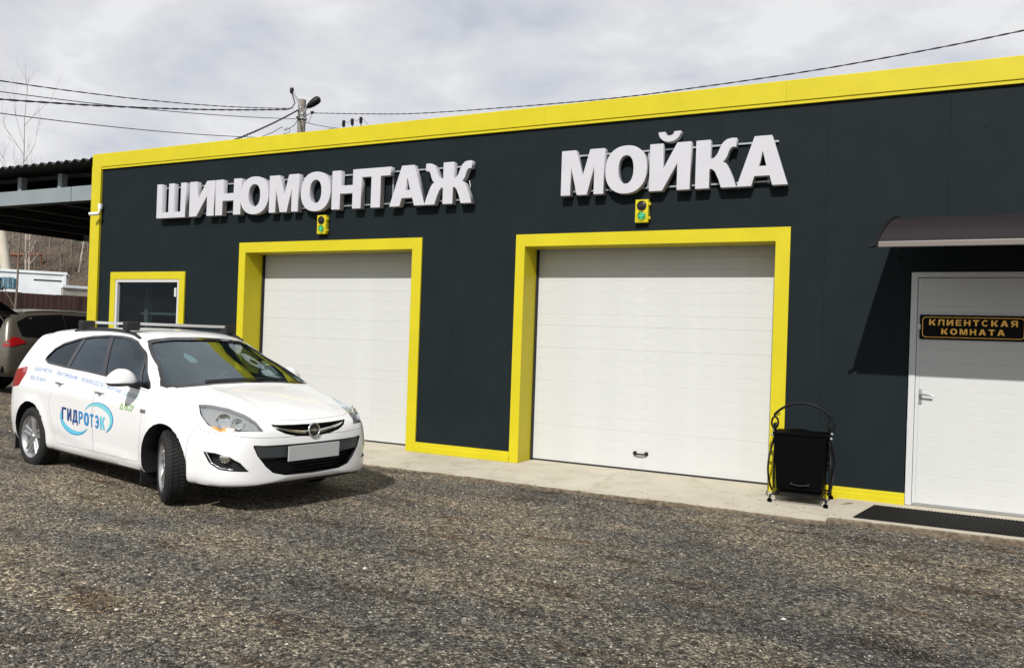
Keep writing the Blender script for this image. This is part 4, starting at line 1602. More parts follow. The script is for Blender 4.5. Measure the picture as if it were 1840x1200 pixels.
# ------------------------------------------------------------------ the white estate car
CAR_T = [
    (-2.109, 0.42, [(0.400, 0.430), (0.470, 0.480), (0.490, 0.560), (0.480, 0.640), (0.450, 0.710), (0.390, 0.745), (0.320, 0.760), (0.190, 0.768)], 0.77),
    (-2.098, 0.35, [(0.580, 0.360), (0.640, 0.450), (0.660, 0.580), (0.650, 0.720), (0.620, 0.830), (0.540, 0.880), (0.440, 0.900), (0.270, 0.908)], 0.91),
    (-2.065, 0.3, [(0.700, 0.310), (0.750, 0.420), (0.770, 0.600), (0.755, 0.800), (0.715, 0.940), (0.610, 1.030), (0.500, 1.060), (0.290, 1.075)], 1.08),
    (-1.987, 0.26, [(0.780, 0.280), (0.825, 0.420), (0.840, 0.620), (0.828, 0.850), (0.790, 1.010), (0.645, 1.255), (0.545, 1.325), (0.310, 1.352)], 1.360),
    (-1.891, 0.25, [(0.815, 0.270), (0.860, 0.420), (0.875, 0.640), (0.856, 0.895), (0.800, 1.075), (0.618, 1.345), (0.538, 1.428), (0.315, 1.460)], 1.469),
    (-1.787, 0.24, [(0.830, 0.260), (0.880, 0.420), (0.895, 0.660), (0.875, 0.900), (0.814, 1.080), (0.615, 1.345), (0.540, 1.430), (0.320, 1.462)], 1.47),
    (-1.58, 0.24, [(0.840, 0.250), (0.890, 0.420), (0.907, 0.660), (0.892, 0.900), (0.836, 1.070), (0.632, 1.378), (0.552, 1.465), (0.320, 1.498)], 1.507),
    (-1.0, 0.235, [(0.850, 0.240), (0.885, 0.400), (0.905, 0.640), (0.900, 0.880), (0.852, 1.045), (0.652, 1.410), (0.560, 1.495), (0.320, 1.527)], 1.537),
    (-0.4, 0.23, [(0.850, 0.235), (0.880, 0.400), (0.900, 0.620), (0.900, 0.860), (0.857, 1.025), (0.658, 1.420), (0.565, 1.505), (0.320, 1.538)], 1.548),
    (0.05, 0.23, [(0.850, 0.235), (0.880, 0.400), (0.900, 0.620), (0.895, 0.850), (0.856, 1.010), (0.660, 1.405), (0.570, 1.487), (0.330, 1.517)], 1.527),
    (0.32, 0.23, [(0.850, 0.235), (0.880, 0.400), (0.900, 0.620), (0.893, 0.840), (0.854, 1.000), (0.672, 1.360), (0.582, 1.435), (0.340, 1.468)], 1.478),
    (0.6, 0.23, [(0.850, 0.235), (0.880, 0.400), (0.900, 0.620), (0.892, 0.835), (0.851, 0.990), (0.715, 1.235), (0.622, 1.308), (0.370, 1.343)], 1.355),
    (0.88, 0.23, [(0.850, 0.235), (0.885, 0.400), (0.903, 0.620), (0.892, 0.830), (0.852, 0.985), (0.808, 1.108), (0.715, 1.178), (0.440, 1.216)], 1.228),
    (1.08, 0.23, [(0.855, 0.235), (0.890, 0.400), (0.906, 0.620), (0.892, 0.815), (0.858, 0.962), (0.832, 1.030), (0.755, 1.078), (0.470, 1.118)], 1.130),
    (1.3, 0.23, [(0.860, 0.235), (0.895, 0.400), (0.908, 0.620), (0.890, 0.800), (0.850, 0.918), (0.800, 0.970), (0.715, 0.998), (0.440, 1.018)], 1.026),
    (1.6, 0.23, [(0.860, 0.240), (0.890, 0.420), (0.898, 0.620), (0.876, 0.785), (0.820, 0.875), (0.735, 0.912), (0.630, 0.935), (0.380, 0.962)], 0.97),
    (1.86, 0.23, [(0.845, 0.240), (0.868, 0.420), (0.868, 0.600), (0.840, 0.750), (0.775, 0.832), (0.680, 0.862), (0.570, 0.882), (0.340, 0.902)], 0.908),
    (2.03, 0.23, [(0.800, 0.240), (0.822, 0.400), (0.818, 0.580), (0.787, 0.712), (0.722, 0.790), (0.630, 0.818), (0.520, 0.834), (0.310, 0.850)], 0.856),
    (2.15, 0.235, [(0.725, 0.245), (0.748, 0.380), (0.742, 0.560), (0.710, 0.680), (0.645, 0.752), (0.560, 0.778), (0.455, 0.791), (0.275, 0.803)], 0.807),
    (2.225, 0.24, [(0.625, 0.250), (0.648, 0.370), (0.642, 0.540), (0.612, 0.650), (0.550, 0.715), (0.475, 0.738), (0.385, 0.748), (0.230, 0.757)], 0.761),
    (2.268, 0.25, [(0.490, 0.260), (0.510, 0.365), (0.507, 0.510), (0.480, 0.610), (0.430, 0.665), (0.370, 0.684), (0.300, 0.693), (0.175, 0.700)], 0.703),
    (2.29, 0.275, [(0.330, 0.285), (0.345, 0.370), (0.343, 0.480), (0.325, 0.560), (0.290, 0.600), (0.250, 0.615), (0.200, 0.622), (0.120, 0.627)], 0.63),
    (2.3, 0.32, [(0.170, 0.330), (0.180, 0.380), (0.180, 0.450), (0.170, 0.505), (0.150, 0.530), (0.130, 0.540), (0.105, 0.544), (0.060, 0.547)], 0.549),
]
AXF, AXR, ZAX, RT = 1.3425, -1.3425, 0.325, 0.322


def estate_mod(G):
    x, y, z = G[..., 0], G[..., 1], G[..., 2]
    out = np.zeros_like(y)
    side = np.clip((y - 0.70) / 0.12, 0, 1) * np.clip((0.95 - z) / 0.1, 0, 1)
    for ax in (AXF, AXR):
        r = np.hypot(x - ax, z - ZAX)
        out += 0.016 * np.exp(-((r - 0.385) / 0.035) ** 2) * side
    # waist crease and the swoosh low on the doors
    mid = np.clip((x + 1.9) / 0.4, 0, 1) * np.clip((1.3 - x) / 0.5, 0, 1)
    zc = 0.845 + 0.045 * np.clip(-x / 1.9, -1, 1)
    d = z - zc
    out += mid * 0.010 * np.where(d < 0, np.exp(d / 0.05), np.exp(-d / 0.02))
    xs = np.clip((x + 0.9) / 1.7, 0, 1)
    zs = 0.30 + 0.22 * (1 - xs) ** 2.2
    d = z - zs
    m2 = np.clip((x + 1.0) / 0.3, 0, 1) * np.clip((0.95 - x) / 0.4, 0, 1)
    out += m2 * (0.012 * np.where(d < 0, np.exp(d / 0.02), np.exp(-d / 0.06)) * np.clip((z - .24) / .05, 0, 1))
    G[..., 1] = y + out * (y > 0.5)
    # bonnet creases
    hood = np.clip((x - 1.05) / 0.15, 0, 1) * np.clip((2.15 - x) / 0.2, 0, 1) * (z > 0.6)
    yc = 0.50 - 0.12 * np.clip((x - 1.1) / 1.0, 0, 1)
    G[..., 2] = z + hood * 0.008 * np.exp(-((y - yc) / 0.05) ** 2)
    return G


car_loft = Loft(CAR_T, nu=150, nv=52)
car_outer = car_loft.mesh('body', estate_mod)
car_bvh = bvh_of(car_outer)
WR = Wrap(car_bvh)

# outlines -- side view (x, z)
DLO = [(-1.285, 1.165), (-1.16, 1.128), (-0.74, 1.105), (-0.24, 1.085), (0.15, 1.062), (0.50, 1.035), (0.80, 1.008), (0.985, 0.992), (1.005, 1.005),
       (0.975, 1.045), (0.775, 1.175), (0.56, 1.305), (0.335, 1.408), (0.20, 1.438), (0.05, 1.452), (-0.22, 1.455), (-0.54, 1.437), (-0.78, 1.408), (-1.08, 1.345), (-1.215, 1.285), (-1.285, 1.20)]


def clip_x(poly, xa, xb, lean_a=0.0, lean_b=0.0):
    """part of the window band between two leaning posts (x at z=1.06, dx per metre up)"""
    def cut(P, x0, ln, keep):
        out = []
        f = lambda p: ((p[0] - (x0 + ln * (p[1] - 1.06))) * keep)
        for i in range(len(P)):
            p, q = P[i - 1], P[i]
            a, b = f(p), f(q)
            if (a >= 0) != (b >= 0):
                t = a / (a - b)
                out.append((p[0] + (q[0] - p[0]) * t, p[1] + (q[1] - p[1]) * t))
            if b >= 0:
                out.append(q)
        return out
    return cut(cut(poly, xa, lean_a, 1), xb, lean_b, -1)


def k45(p3):
    q = math.sqrt(0.5)
    return (-q * p3[0] - q * p3[1], p3[2])


HEAD3 = [(1.64, -0.792, 0.895), (1.74, -0.725, 0.893), (1.88, -0.655, 0.872), (2.05, -0.595, 0.825), (2.165, -0.560, 0.772), (2.238, -0.532, 0.695),
         (2.17, -0.650, 0.700), (2.085, -0.745, 0.692), (1.98, -0.808, 0.698), (1.87, -0.835, 0.745), (1.76, -0.835, 0.815)]
HEAD = round_poly([(k45(p)[0] - 0.028, p[2]) for p in HEAD3], 0.02, 3)
FOG3 = [(1.90, -0.866, 0.535), (2.03, -0.822, 0.530), (2.142, -0.755, 0.500), (2.201, -0.690, 0.450), (2.239, -0.613, 0.362), (2.158, -0.735, 0.368), (2.07, -0.803, 0.378), (1.975, -0.842, 0.425)]
FOG = round_poly([k45(p) for p in FOG3], 0.02, 3)


def sym(half):
    """half outline, y >= 0 from top centre to bottom centre -> closed"""
    return [(-y, z) for y, z in half[::-1] if y > 1e-6] + [(y, z) for y, z in half]


GRILLE = sym([(0, 0.734), (0.2, 0.737), (0.33, 0.742), (0.415, 0.748), (0.41, 0.735), (0.375, 0.70), (0.30, 0.664), (0.18, 0.637), (0, 0.625)])
INTAKE = sym([(0, 0.572), (0.30, 0.574), (0.50, 0.577), (0.595, 0.585), (0.60, 0.57), (0.565, 0.49), (0.49, 0.395), (0.42, 0.335), (0.30, 0.305), (0, 0.295)])
BAND = sym([(0, 0.570), (0.30, 0.572), (0.50, 0.575), (0.590, 0.582), (0.545, 0.475), (0.30, 0.462), (0, 0.458)])
SCREEN = sym([(0, 1.462), (0.30, 1.455), (0.50, 1.432), (0.56, 1.415), (0.61, 1.34), (0.685, 1.22), (0.765, 1.10), (0.818, 1.025), (0.795, 1.012), (0.60, 1.025), (0.35, 1.040), (0, 1.047)])


def blank(me, m):
    me.materials.clear(); me.materials.append(MATS[m]); return me


# cabin hollow
def cabin():
    q = np.linspace(np.interp(-1.75, car_loft.K[:, 5, 0], car_loft.t), np.interp(1.02, car_loft.K[:, 5, 0], car_loft.t), 34)
    R_ = car_loft.section(q)
    P = []
    for r in R_:
        x = r[5][0]
        top = r[-1][2] - 0.045
        zf = 0.42
        sec = [(x, 0.0, zf), (x, 0.74, zf), (x, 0.80, 0.55), (x, min(0.815, r[6][1] - 0.055), 0.85), (x, r[6][1] - 0.055, min(r[6][2], top - 0.02)),
               (x, r[7][1] - 0.045, min(r[7][2] - 0.012, top - 0.01)), (x, r[8][1] - 0.045, min(r[8][2] - 0.04, top - 0.004)), (x, r[9][1] - 0.03, min(r[9][2] - 0.045, top - 0.002)), (x, 0.0, top)]
        P.append(sec)
    V, Fc = [], []
    n = len(P[0])
    for sec in P:
        for p in sec:
            V.append(p)
        for p in sec[-2:0:-1]:
            V.append((p[0], -p[1], p[2]))
    m = 2 * n - 2
    for i in range(len(P) - 1):
        for j in range(m):
            Fc.append((i * m + j, i * m + (j + 1) % m, (i + 1) * m + (j + 1) % m, (i + 1) * m + j))
    Fc.append(tuple(range(m))[::-1]); Fc.append(tuple((len(P) - 1) * m + j for j in range(m)))
    me = bpy.data.meshes.new('k'); me.from_pydata(V, [], Fc)
    bm = bmesh.new(); bm.from_mesh(me); bmesh.ops.recalc_face_normals(bm, faces=bm.faces[:]); bm.to_mesh(me); bm.free()
    me.materials.append(MATS['car_interior'])
    return me


def arch(ax, s):
    m = MB().lathe([(0, 0), (0.372, 0), (0.372, 0.50), (0, 0.50)], (ax, s * 0.52, ZAX + 0.012), (0, s, 0), 56)
    me = MBmesh(m); me.materials.append(MATS['car_black'])
    return me


car_outer.materials.append(MATS['car_paint'])
cut = [cabin()]
body = boolean(car_outer, cut)
cut = []
for s in (-1, 1):
    cut += [arch(AXF, s), arch(AXR, s)]
    cut.append(blank(WR.patch(dense(DLO, 0.05), 'side', 0.03, s, 0.09, 0.12), 'car_gloss_black'))
    cut.append(blank(WR.patch(dense(HEAD, 0.03), 'corner', 0.02, s, 0.05, 0.075), 'lamp_housing'))
    cut.append(blank(WR.patch(dense(FOG, 0.03), 'corner', 0.02, s, 0.05, 0.085), 'car_black'))
cut.append(blank(WR.patch(dense(SCREEN, 0.05), 'front', 0.03, -1, 0.09, 0.13), 'car_gloss_black'))
cut.append(blank(WR.patch(dense(GRILLE, 0.03), 'front', 0.02, -1, 0.05, 0.075), 'car_black'))
cut.append(blank(WR.patch(dense(INTAKE, 0.03), 'front', 0.02, -1, 0.05, 0.095), 'car_black'))
for c in cut:
    body = boolean(body, [c])

FDOOR = round_poly([(0.075, 1.040), (0.035, 0.62), (0.055, 0.315), (0.90, 0.315), (0.945, 0.62), (0.985, 0.965), (0.80, 0.988), (0.5, 1.015)], 0.03, 3)
RDOOR = round_poly([(-0.735, 1.085), (-0.80, 0.90), (-0.905, 0.74), (-0.86, 0.60), (-0.80, 0.42), (-0.76, 0.315), (0.047, 0.315), (0.027, 0.62), (0.067, 1.041), (-0.24, 1.066)], 0.03, 3)
HOOD = [(1.205, 0.0), (1.195, 0.2), (1.165, 0.42), (1.08, 0.685), (1.12, 0.715), (1.30, 0.738), (1.52, 0.745), (1.72, 0.712), (1.88, 0.640), (2.05, 0.58), (2.135, 0.52), (2.175, 0.44), (2.205, 0.25), (2.215, 0.0)]
HOOD = HOOD + [(x, -y) for x, y in HOOD[-2:0:-1]]
BUMP = [(1.70, 0.15), (1.712, 0.60), (1.80, 0.735), (1.90, 0.690), (2.10, 0.675), (2.42, 0.612), (2.42, 0.15)]
estate = thing('estate_car', 'white estate car with blue company lettering parked beside the garage doors', 'car', local=True)
estate.location = (-7.323, -3.186, gz(-7.3, -3.2))
estate.rotation_euler = (0, 0, -0.182)
estate.scale = (1.03, 1.03, 1.03)
GAP = 0.0022


def split(body, mk, name, keep_gap=GAP):
    piece = boolean(body.copy(), [mk(-keep_gap)], 'INTERSECT')
    rest = boolean(body, [mk(keep_gap * 0.3)])
    clean_shade(piece)
    o = link(name, piece, 'car_paint'); o.parent = estate
    return rest, o


doors = {}
for s in (-1, 1):
    ya, yb = (-1.3, -0.60) if s < 0 else (0.60, 1.3)
    for nm, P in (('front', FDOOR), ('rear', RDOOR)):
        body, doors[(nm, s)] = split(body, lambda g, P=P: side_prism(offset_poly(P, g), ya, yb, 'car_black'), 'door')
body, hood_o = split(body, lambda g: top_prism(offset_poly(HOOD, g), 0.69, 1.4, 'car_black'), 'bonnet')
body, bump_o = split(body, lambda g: side_prism(offset_poly(BUMP, g), -1.3, 1.3, 'car_black'), 'front_bumper')
clean_shade(body)
body_o = link('body', body, 'car_paint'); body_o.parent = estate


def cpart(name, me, m, parent=None):
    me.materials.clear()
    o = link(name, me, m)
    o.parent = parent or estate
    return o


# glazing
for s in (-1, 1):
    for nm, (xa, xb, la, lb), gm in (('front_glass', (0.125, 0.765, -0.62, -0.86), 'car_glass'), ('quarter_light', (0.800, 1.2, -0.86, 0), 'car_glass'),
                                     ('rear_glass', (-0.665, 0.055, 0.02, -0.62), 'car_glass'), ('cargo_glass', (-2, -0.735, 0, 0.03), 'privacy_glass')):
        pl = clip_x(DLO, xa, xb, la, lb)
        cpart(nm, WR.patch(dense(offset_poly(pl, 0.004), 0.05), 'side', -0.007, s, 0.07, 0.004), gm)
    # black posts and the thin surround
    for nm, (xa, xb, la, lb) in (('centre_post', (0.055, 0.125, -0.62, -0.62)), ('rear_post', (-0.735, -0.665, 0.03, 0.02)), ('corner_post', (0.765, 0.800, -0.86, -0.86))):
        pl = clip_x(DLO, xa, xb, la, lb)
        cpart(nm, WR.patch(dense(offset_poly(pl, 0.002), 0.05), 'side', -0.003, s, 0.05, 0.02), 'car_gloss_black')
    ring_ = [offset_poly(DLO, 0.006), offset_poly(DLO, -0.014)[::-1]]
    cpart('window_surround', WR.patch([dense(r_, 0.05) for r_ in ring_], 'side', 0.003, s, 0.2, 0.012), 'car_gloss_black')
scr = cpart('windscreen', WR.patch(dense(offset_poly(SCREEN, 0.004), 0.05), 'front', -0.006, -1, 0.07, 0.004), 'screen_glass')
ring_ = [offset_poly(SCREEN, 0.004), offset_poly(SCREEN, -0.022)[::-1]]
cpart('windscreen_seal', WR.patch([dense(r_, 0.05) for r_ in ring_], 'front', 0.001, -1, 0.2, 0.006), 'car_gloss_black')
# sticker low on the screen
cpart('sticker', WR.patch(dense(round_poly([(-0.36, 1.235), (-0.27, 1.235), (-0.27, 1.29), (-0.315, 1.325), (-0.36, 1.29)], 0.01, 2), 0.05), 'front', -0.012, -1, 0.05), 'sticker_grey')

# lamps
for s in (-1, 1):
    hl = cpart('headlight', WR.patch(dense(offset_poly(HEAD, 0.002), 0.03), 'corner', -0.002, s, 0.05, 0.003), 'lamp_glass')
    cpart('lamp_bowl', WR.patch(dense(offset_poly(HEAD, -0.006), 0.03), 'corner', -0.030, s, 0.05, 0.004), 'lamp_housing', hl)
    q = math.sqrt(0.5)
    def on_corner(sv, z, off):
        l, n = WR.hit('corner', (sv, z), s)
        return l + n * off, n
    for sv, z, r_, mt in ((-0.888, 0.785, 0.066, 'reflector'), (-1.012, 0.765, 0.047, 'reflector')):
        c, n = on_corner(sv, z, -0.034)
        n = (n + Vector((0.5, 0, 0))).normalized()
        o = MB().lathe([(r_ * 0.25, -0.005), (r_ * 0.6, 0.004), (r_ * 0.9, 0.018), (r_, 0.030), (r_ * 1.08, 0.032), (r_ * 1.1, 0.024)], c, n, 28).build('reflector', mt, smooth=50); o.parent = hl
        o = MB().lathe([(0, 0.022), (r_ * 0.22, 0.018), (r_ * 0.28, 0.008), (r_ * 0.28, -0.006)], c, n, 20).build('bulb', 'lamp_glass', smooth=50); o.parent = hl
    # amber indicator below the lamps, pale strip along the top
    pl = [k45(p) for p in ((1.88, -0.83, 0.745), (1.95, -0.80, 0.735), (2.05, -0.745, 0.735), (2.12, -0.70, 0.725), (2.10, -0.735, 0.700), (1.98, -0.805, 0.705))]
    o = cpart('indicator', WR.patch(dense(pl, 0.03), 'corner', -0.020, s, 0.05, 0.008), 'amber', hl)
    pl = [k45(p) for p in ((2.10, -0.60, 0.775), (2.16, -0.575, 0.755), (2.21, -0.555, 0.705), (2.15, -0.63, 0.715), (2.10, -0.66, 0.730))]
    o = cpart('lamp_insert', WR.patch(dense(pl, 0.03), 'corner', -0.022, s, 0.05, 0.006), 'steel', hl)
    # fog lamp: chrome brow and round lamp
    c, n = on_corner(-0.925, 0.475, -0.045)
    fg = MB().lathe([(0, 0.028), (0.030, 0.026), (0.046, 0.018), (0.052, 0.006), (0.052, -0.02)], c, n, 24).build('fog_lamp', 'reflector', smooth=50); fg.parent = estate
    ch = [k45(p) for p in FOG3[:5]]
    pts = []
    for i in range(25):
        u = i / 24 * 4; j = min(3, int(u)); f = u - j
        sv = ch[j][0] + (ch[j + 1][0] - ch[j][0]) * f; z = ch[j][1] + (ch[j + 1][1] - ch[j][1]) * f
        l, n = on_corner(sv, z - 0.008, -0.006); pts.append(l)
    MB().tube(pts, 0.008, 6).build('fog_brow', 'car_paint', smooth=60).parent = estate
    ch2 = [k45(FOG3[0]), k45(FOG3[7]), k45(FOG3[6]), k45(FOG3[5])]
    pts = []
    for i in range(17):
        u = i / 16 * 3; j = min(2, int(u)); f = u - j
        sv = ch2[j][0] + (ch2[j + 1][0] - ch2[j][0]) * f; z = ch2[j][1] + (ch2[j + 1][1] - ch2[j][1]) * f
        l, n = on_corner(sv + (-0.012 if j == 0 else 0), z + 0.012, -0.010); pts.append(l)
    MB().tube(pts, 0.007, 6).build('fog_trim', 'chrome', smooth=60).parent = estate

# grille bar, badge, lower intake, plate
def on_front(y, z, off):
    l, n = WR.hit('front', (y, z), -1)
    return l + n * off


def ribbon(pts_yz, hw, off, depth, name, m):
    """strip following the nose between two heights"""
    mb = MB()
    top = [on_front(y, z + hw(y), off) for y, z in pts_yz]; bot = [on_front(y, z - hw(y), off) for y, z in pts_yz]
    mid = [on_front(y, z, off + 0.008) for y, z in pts_yz]
    back = Vector((-depth, 0, 0))
    mb.grid([[p + back for p in top], top, mid, bot, [p + back for p in bot]])
    o = mb.build(name, m, smooth=50); o.parent = estate
    return o


gl_ = [(-0.39 + 0.78 * i / 40, 0.668 + 0.066 * (abs(-0.39 + 0.78 * i / 40) / 0.39) ** 1.8) for i in range(41)]
ribbon(gl_, lambda y: 0.011 + 0.008 * (1 - abs(y) / 0.39), -0.012, 0.02, 'grille_bar', 'chrome')
bc = on_front(0, 0.676, 0.010); bc.x = 2.292
m = MB()
tl = Vector((1, 0, 0.12)).normalized()
ring_pts = [bc + Vector((0, 0.060 * math.cos(a), 0.060 * math.sin(a))) - Vector((0.12 * 0.060 * math.sin(a), 0, 0)) for a in [2 * PI * i / 40 for i in range(40)]]
m.tube(ring_pts, 0.0085, 8, closed=True)
m.build('badge_ring', 'chrome', smooth=60).parent = estate
MB().lathe([(0, 0), (0.054, 0), (0.056, -0.012)], bc - Vector((0.004, 0, 0)), tl, 28).build('badge_back', 'car_black', smooth=40).parent = estate
bolt = [(-0.066, -0.004), (-0.015, 0.010), (0.012, 0.022), (0.004, 0.006), (0.066, 0.004), (0.015, -0.010), (-0.012, -0.022), (-0.004, -0.006)]
me = curve_mesh([bolt], 0.006, 0.001)
xform(me, Matrix.Translation(bc + Vector((0.004, 0, 0))) @ Matrix(((0, 0, 1, 0), (1, 0, 0, 0), (0, 1, 0, 0), (0, 0, 0, 1))))
cpart('badge_bolt', me, 'chrome')
cpart('intake_band', WR.patch(dense(BAND, 0.04), 'front', -0.010, -1, 0.06, 0.03), 'car_dark_grey')
for i in range(5):
    z = 0.435 - 0.029 * i
    hwid = [0.515, 0.50, 0.475, 0.45, 0.42][i]
    ribbon([(-hwid + 2 * hwid * j / 30, z) for j in range(31)], lambda y: 0.0055, -0.035, 0.03, 'intake_slat', 'car_gloss_black')
for i in range(2):
    z = 0.722 - 0.05 * i
    hwid = [0.36, 0.30][i]
    ribbon([(-hwid + 2 * hwid * j / 24, z - 0.01 + 0.03 * (abs(-hwid + 2 * hwid * j / 24) / 0.4) ** 2) for j in range(25)], lambda y: 0.003, -0.04, 0.03, 'grille_slat', 'car_gloss_black')
pz = 0.492
pl_ = MB().box(-0.006, 0.006, -0.285, 0.285, -0.066, 0.066, bevel=0.002).build('number_plate', 'plate_grey')
pl_.parent = estate; pl_.location = (2.313, -0.005, pz); pl_.rotation_euler = (0, 0.03, 0)
MB().box(2.285, 2.304, -0.25, 0.25, pz - 0.05, pz + 0.05).build('plate_holder', 'car_black').parent = estate
# lower lip under the bumper
m = MB()
pts = []
for i in range(31):
    y = -0.74 + 1.48 * i / 30
    l, n = WR.hit('front', (y, 0.272), -1)
    pts.append((l.x - 0.075, y, 0.238))
m.tube(pts, 0.026, 8).build('front_lip', 'car_black', smooth=60).parent = estate
MB().box(-1.9, 1.9, -0.68, 0.68, 0.205, 0.225).build('underbody', 'car_black').parent = estate
for s in (-1, 1):
    pts = [(-0.93 + 1.88 * i / 20, s * 0.822, 0.232) for i in range(21)]
    MB().tube(pts, 0.022, 6).build('sill_trim', 'car_black', smooth=60).parent = estate

# handles
for s in (-1, 1):
    for nm, xc, zc in (('rear', -0.70, 0.945), ('front', 0.145, 0.905)):
        pts = []
        for i in range(9):
            x = xc - 0.09 + 0.18 * i / 8
            l, n = WR.hit('side', (x, zc + 0.008 * math.sin(PI * i / 8)), s)
            pts.append(l + n * (0.004 + 0.016 * math.sin(PI * i / 8) ** 0.5))
        o = MB().tube(pts, [0.009] + [0.014] * 7 + [0.009], 8).build('handle', 'car_paint', smooth=60); o.parent = doors[(nm, s)]
        l, n = WR.hit('side', (xc + 0.01, zc - 0.012), s)
        o = MB().lathe([(0, -0.004), (0.026, -0.003), (0.032, 0.001), (0, 0.001)], l, n, 20).build('handle_cup', 'steel', smooth=60)
        o.parent = doors[(nm, s)]

# mirrors
for s in (-1, 1):
    mc = Vector((0.775 if s < 0 else 0.70, s * (1.0 if s < 0 else 0.93), 1.062))

    def shell(rx, ry, zu, zd, cz, name, m_, par):
        bm = bmesh.new()
        bmesh.ops.create_uvsphere(bm, u_segments=32, v_segments=20, radius=1)
        for v in bm.verts:
            x, y, z = v.co
            sx_ = math.copysign(abs(x) ** 0.8, x); sy_ = math.copysign(abs(y) ** 0.85, y)
            f = 1.0 if x > 0 else 0.5
            lean = 0.30 * max(0, z)
            v.co = (mc.x + sx_ * rx * f - 0.018 * abs(y) ** 2 - lean * 0.06, mc.y + sy_ * ry * (1 - 0.18 * max(0, z) ** 2) , cz + (z * zu if z > 0 else z * zd) - s * y * 0.006)
        bmesh.ops.recalc_face_normals(bm, faces=bm.faces[:]); shade(bm, 60)
        me = bpy.data.meshes.new(name); bm.to_mesh(me); bm.free()
        return cpart(name, me, m_, par)
    mo = shell(0.108, 0.138, 0.122, 0.020, 1.045, 'mirror', 'car_paint', None)
    shell(0.100, 0.128, 0.02, 0.030, 1.034, 'mirror_base', 'car_black', mo)
    o = MB().tube([(0.79, s * 0.79, 0.998), (0.79, s * 0.86, 1.014), (0.785, s * 0.93, 1.022)], [0.05, 0.036, 0.028], 10).build('mirror_arm', 'car_black', smooth=60); o.parent = mo
    o = MB().lathe([(0, 0), (0.070, 0), (0.072, -0.004)], (mc.x - 0.052, mc.y, mc.z + 0.035), (-1, s * 0.1, 0), 24).build('mirror_glass', 'chrome', smooth=40)
    o.parent = mo

# roof rails and cross bars
for s in (-1, 1):
    pts = []
    for i in range(25):
        x = -1.05 + 1.36 * i / 24
        l, n = WR.hit('top', (x, s * 0.585))
        e_ = min(1, min(i, 24 - i) / 2)
        pts.append((l.x, l.y, l.z + 0.004 + 0.018 * e_))
    MB().tube(pts, 0.015, 8).build('roof_rail', 'car_black', smooth=60).parent = estate
for xb in (0.08, -0.86):
    zb_ = 1.585
    cb = MB().box(xb - 0.032, xb + 0.032, -0.50, 0.50, zb_ - 0.014, zb_ + 0.014, bevel=0.012).build('cross_bar', 'rail_silver', smooth=40); cb.parent = estate
    for s in (-1, 1):
        o = MB().box(xb - 0.05, xb + 0.05, min(s * 0.49, s * 0.63), max(s * 0.49, s * 0.63), 1.515, 1.604, bevel=0.022).build('bar_foot', 'car_black', smooth=40); o.parent = cb

# interior
m = MB()
m.grid([[(1.10, y, 0.98 - 0.03 * (y / 0.7) ** 2), (0.85, y, 1.005 - 0.03 * (y / 0.7) ** 2), (0.62, y, 0.985 - 0.03 * (y / 0.7) ** 2), (0.52, y, 0.90), (0.56, y, 0.60)] for y in [-0.74 + 1.48 * i / 12 for i in range(13)]])
m.build('dashboard', 'car_interior', smooth=50).parent = estate
m = MB()
wc = Vector((0.40, 0.37, 0.95)); wa = Vector((-0.9, 0, 0.44)).normalized(); u_ = Vector((0, 1, 0)); v_ = wa.cross(u_)
m.tube([wc + (u_ * math.cos(a) + v_ * math.sin(a)) * 0.185 for a in [2 * PI * i / 32 for i in range(32)]], 0.015, 8, closed=True)
for a in (0, PI, 1.5 * PI):
    m.tube([wc - wa * 0.02, wc + (u_ * math.cos(a) + v_ * math.sin(a)) * 0.18], 0.014, 6)
m.lathe([(0, 0.01), (0.06, 0.0), (0.07, -0.03), (0, -0.2)], wc, wa, 20)
m.build('steering_wheel', 'car_interior', smooth=50).parent = estate


def seat(x, y, w):
    st = MB()
    st.box(x - 0.25, x + 0.27, y - w, y + w, 0.45, 0.60, bevel=0.05)
    o = st.build('seat_cushion', 'car_seat', smooth=40); o.parent = estate
    b2_ = MB().obox(Vector((x - 0.30, y, 0.87)), (Vector((0.97, 0, 0.24)), Vector((0, 1, 0)), Vector((-0.24, 0, 0.97))), (0.06, w, 0.32), 0.05)
    o = b2_.build('seat_back', 'car_seat', smooth=40); o.parent = estate
    return o


for y in (-0.37, 0.37):
    o = seat(-0.05, y, 0.25)
    MB().obox(Vector((-0.44, y, 1.265)), (Vector((0.97, 0, 0.24)), Vector((0, 1, 0)), Vector((-0.24, 0, 0.97))), (0.045, 0.13, 0.085), 0.035).build('headrest', 'car_seat', o, smooth=40)
o = seat(-0.95, 0.0, 0.64)
for y in (-0.38, 0.38):
    MB().obox(Vector((-1.33, y, 1.22)), (Vector((0.97, 0, 0.24)), Vector((0, 1, 0)), Vector((-0.24, 0, 0.97))), (0.04, 0.12, 0.07), 0.03).build('headrest', 'car_seat', o, smooth=40)
MB().box(0.42, 0.45, -0.11, 0.11, 1.335, 1.395, bevel=0.012).build('inside_mirror', 'car_black', smooth=40).parent = estate
# wiper
pts = []
for i in range(13):
    y = -0.42 + 0.9 * i / 12
    l, n = WR.hit('front', (y, 1.058 + 0.012 * math.sin(PI * i / 12)), -1); pts.append(l + n * 0.012)
MB().tube(pts, 0.008, 6).build('wiper', 'car_black', smooth=50).parent = estate

# tail lamps and rear bumper line
for s in (-1, 1):
    pl = round_poly([(-1.60, 1.075), (-1.55, 1.0), (-1.66, 0.86), (-1.9, 0.83), (-1.98, 0.86), (-1.93, 1.02)], 0.03, 3)
    cpart('tail_lamp', WR.patch(dense(pl, 0.04), 'side', 0.004, s, 0.06, 0.01), 'red_lamp')

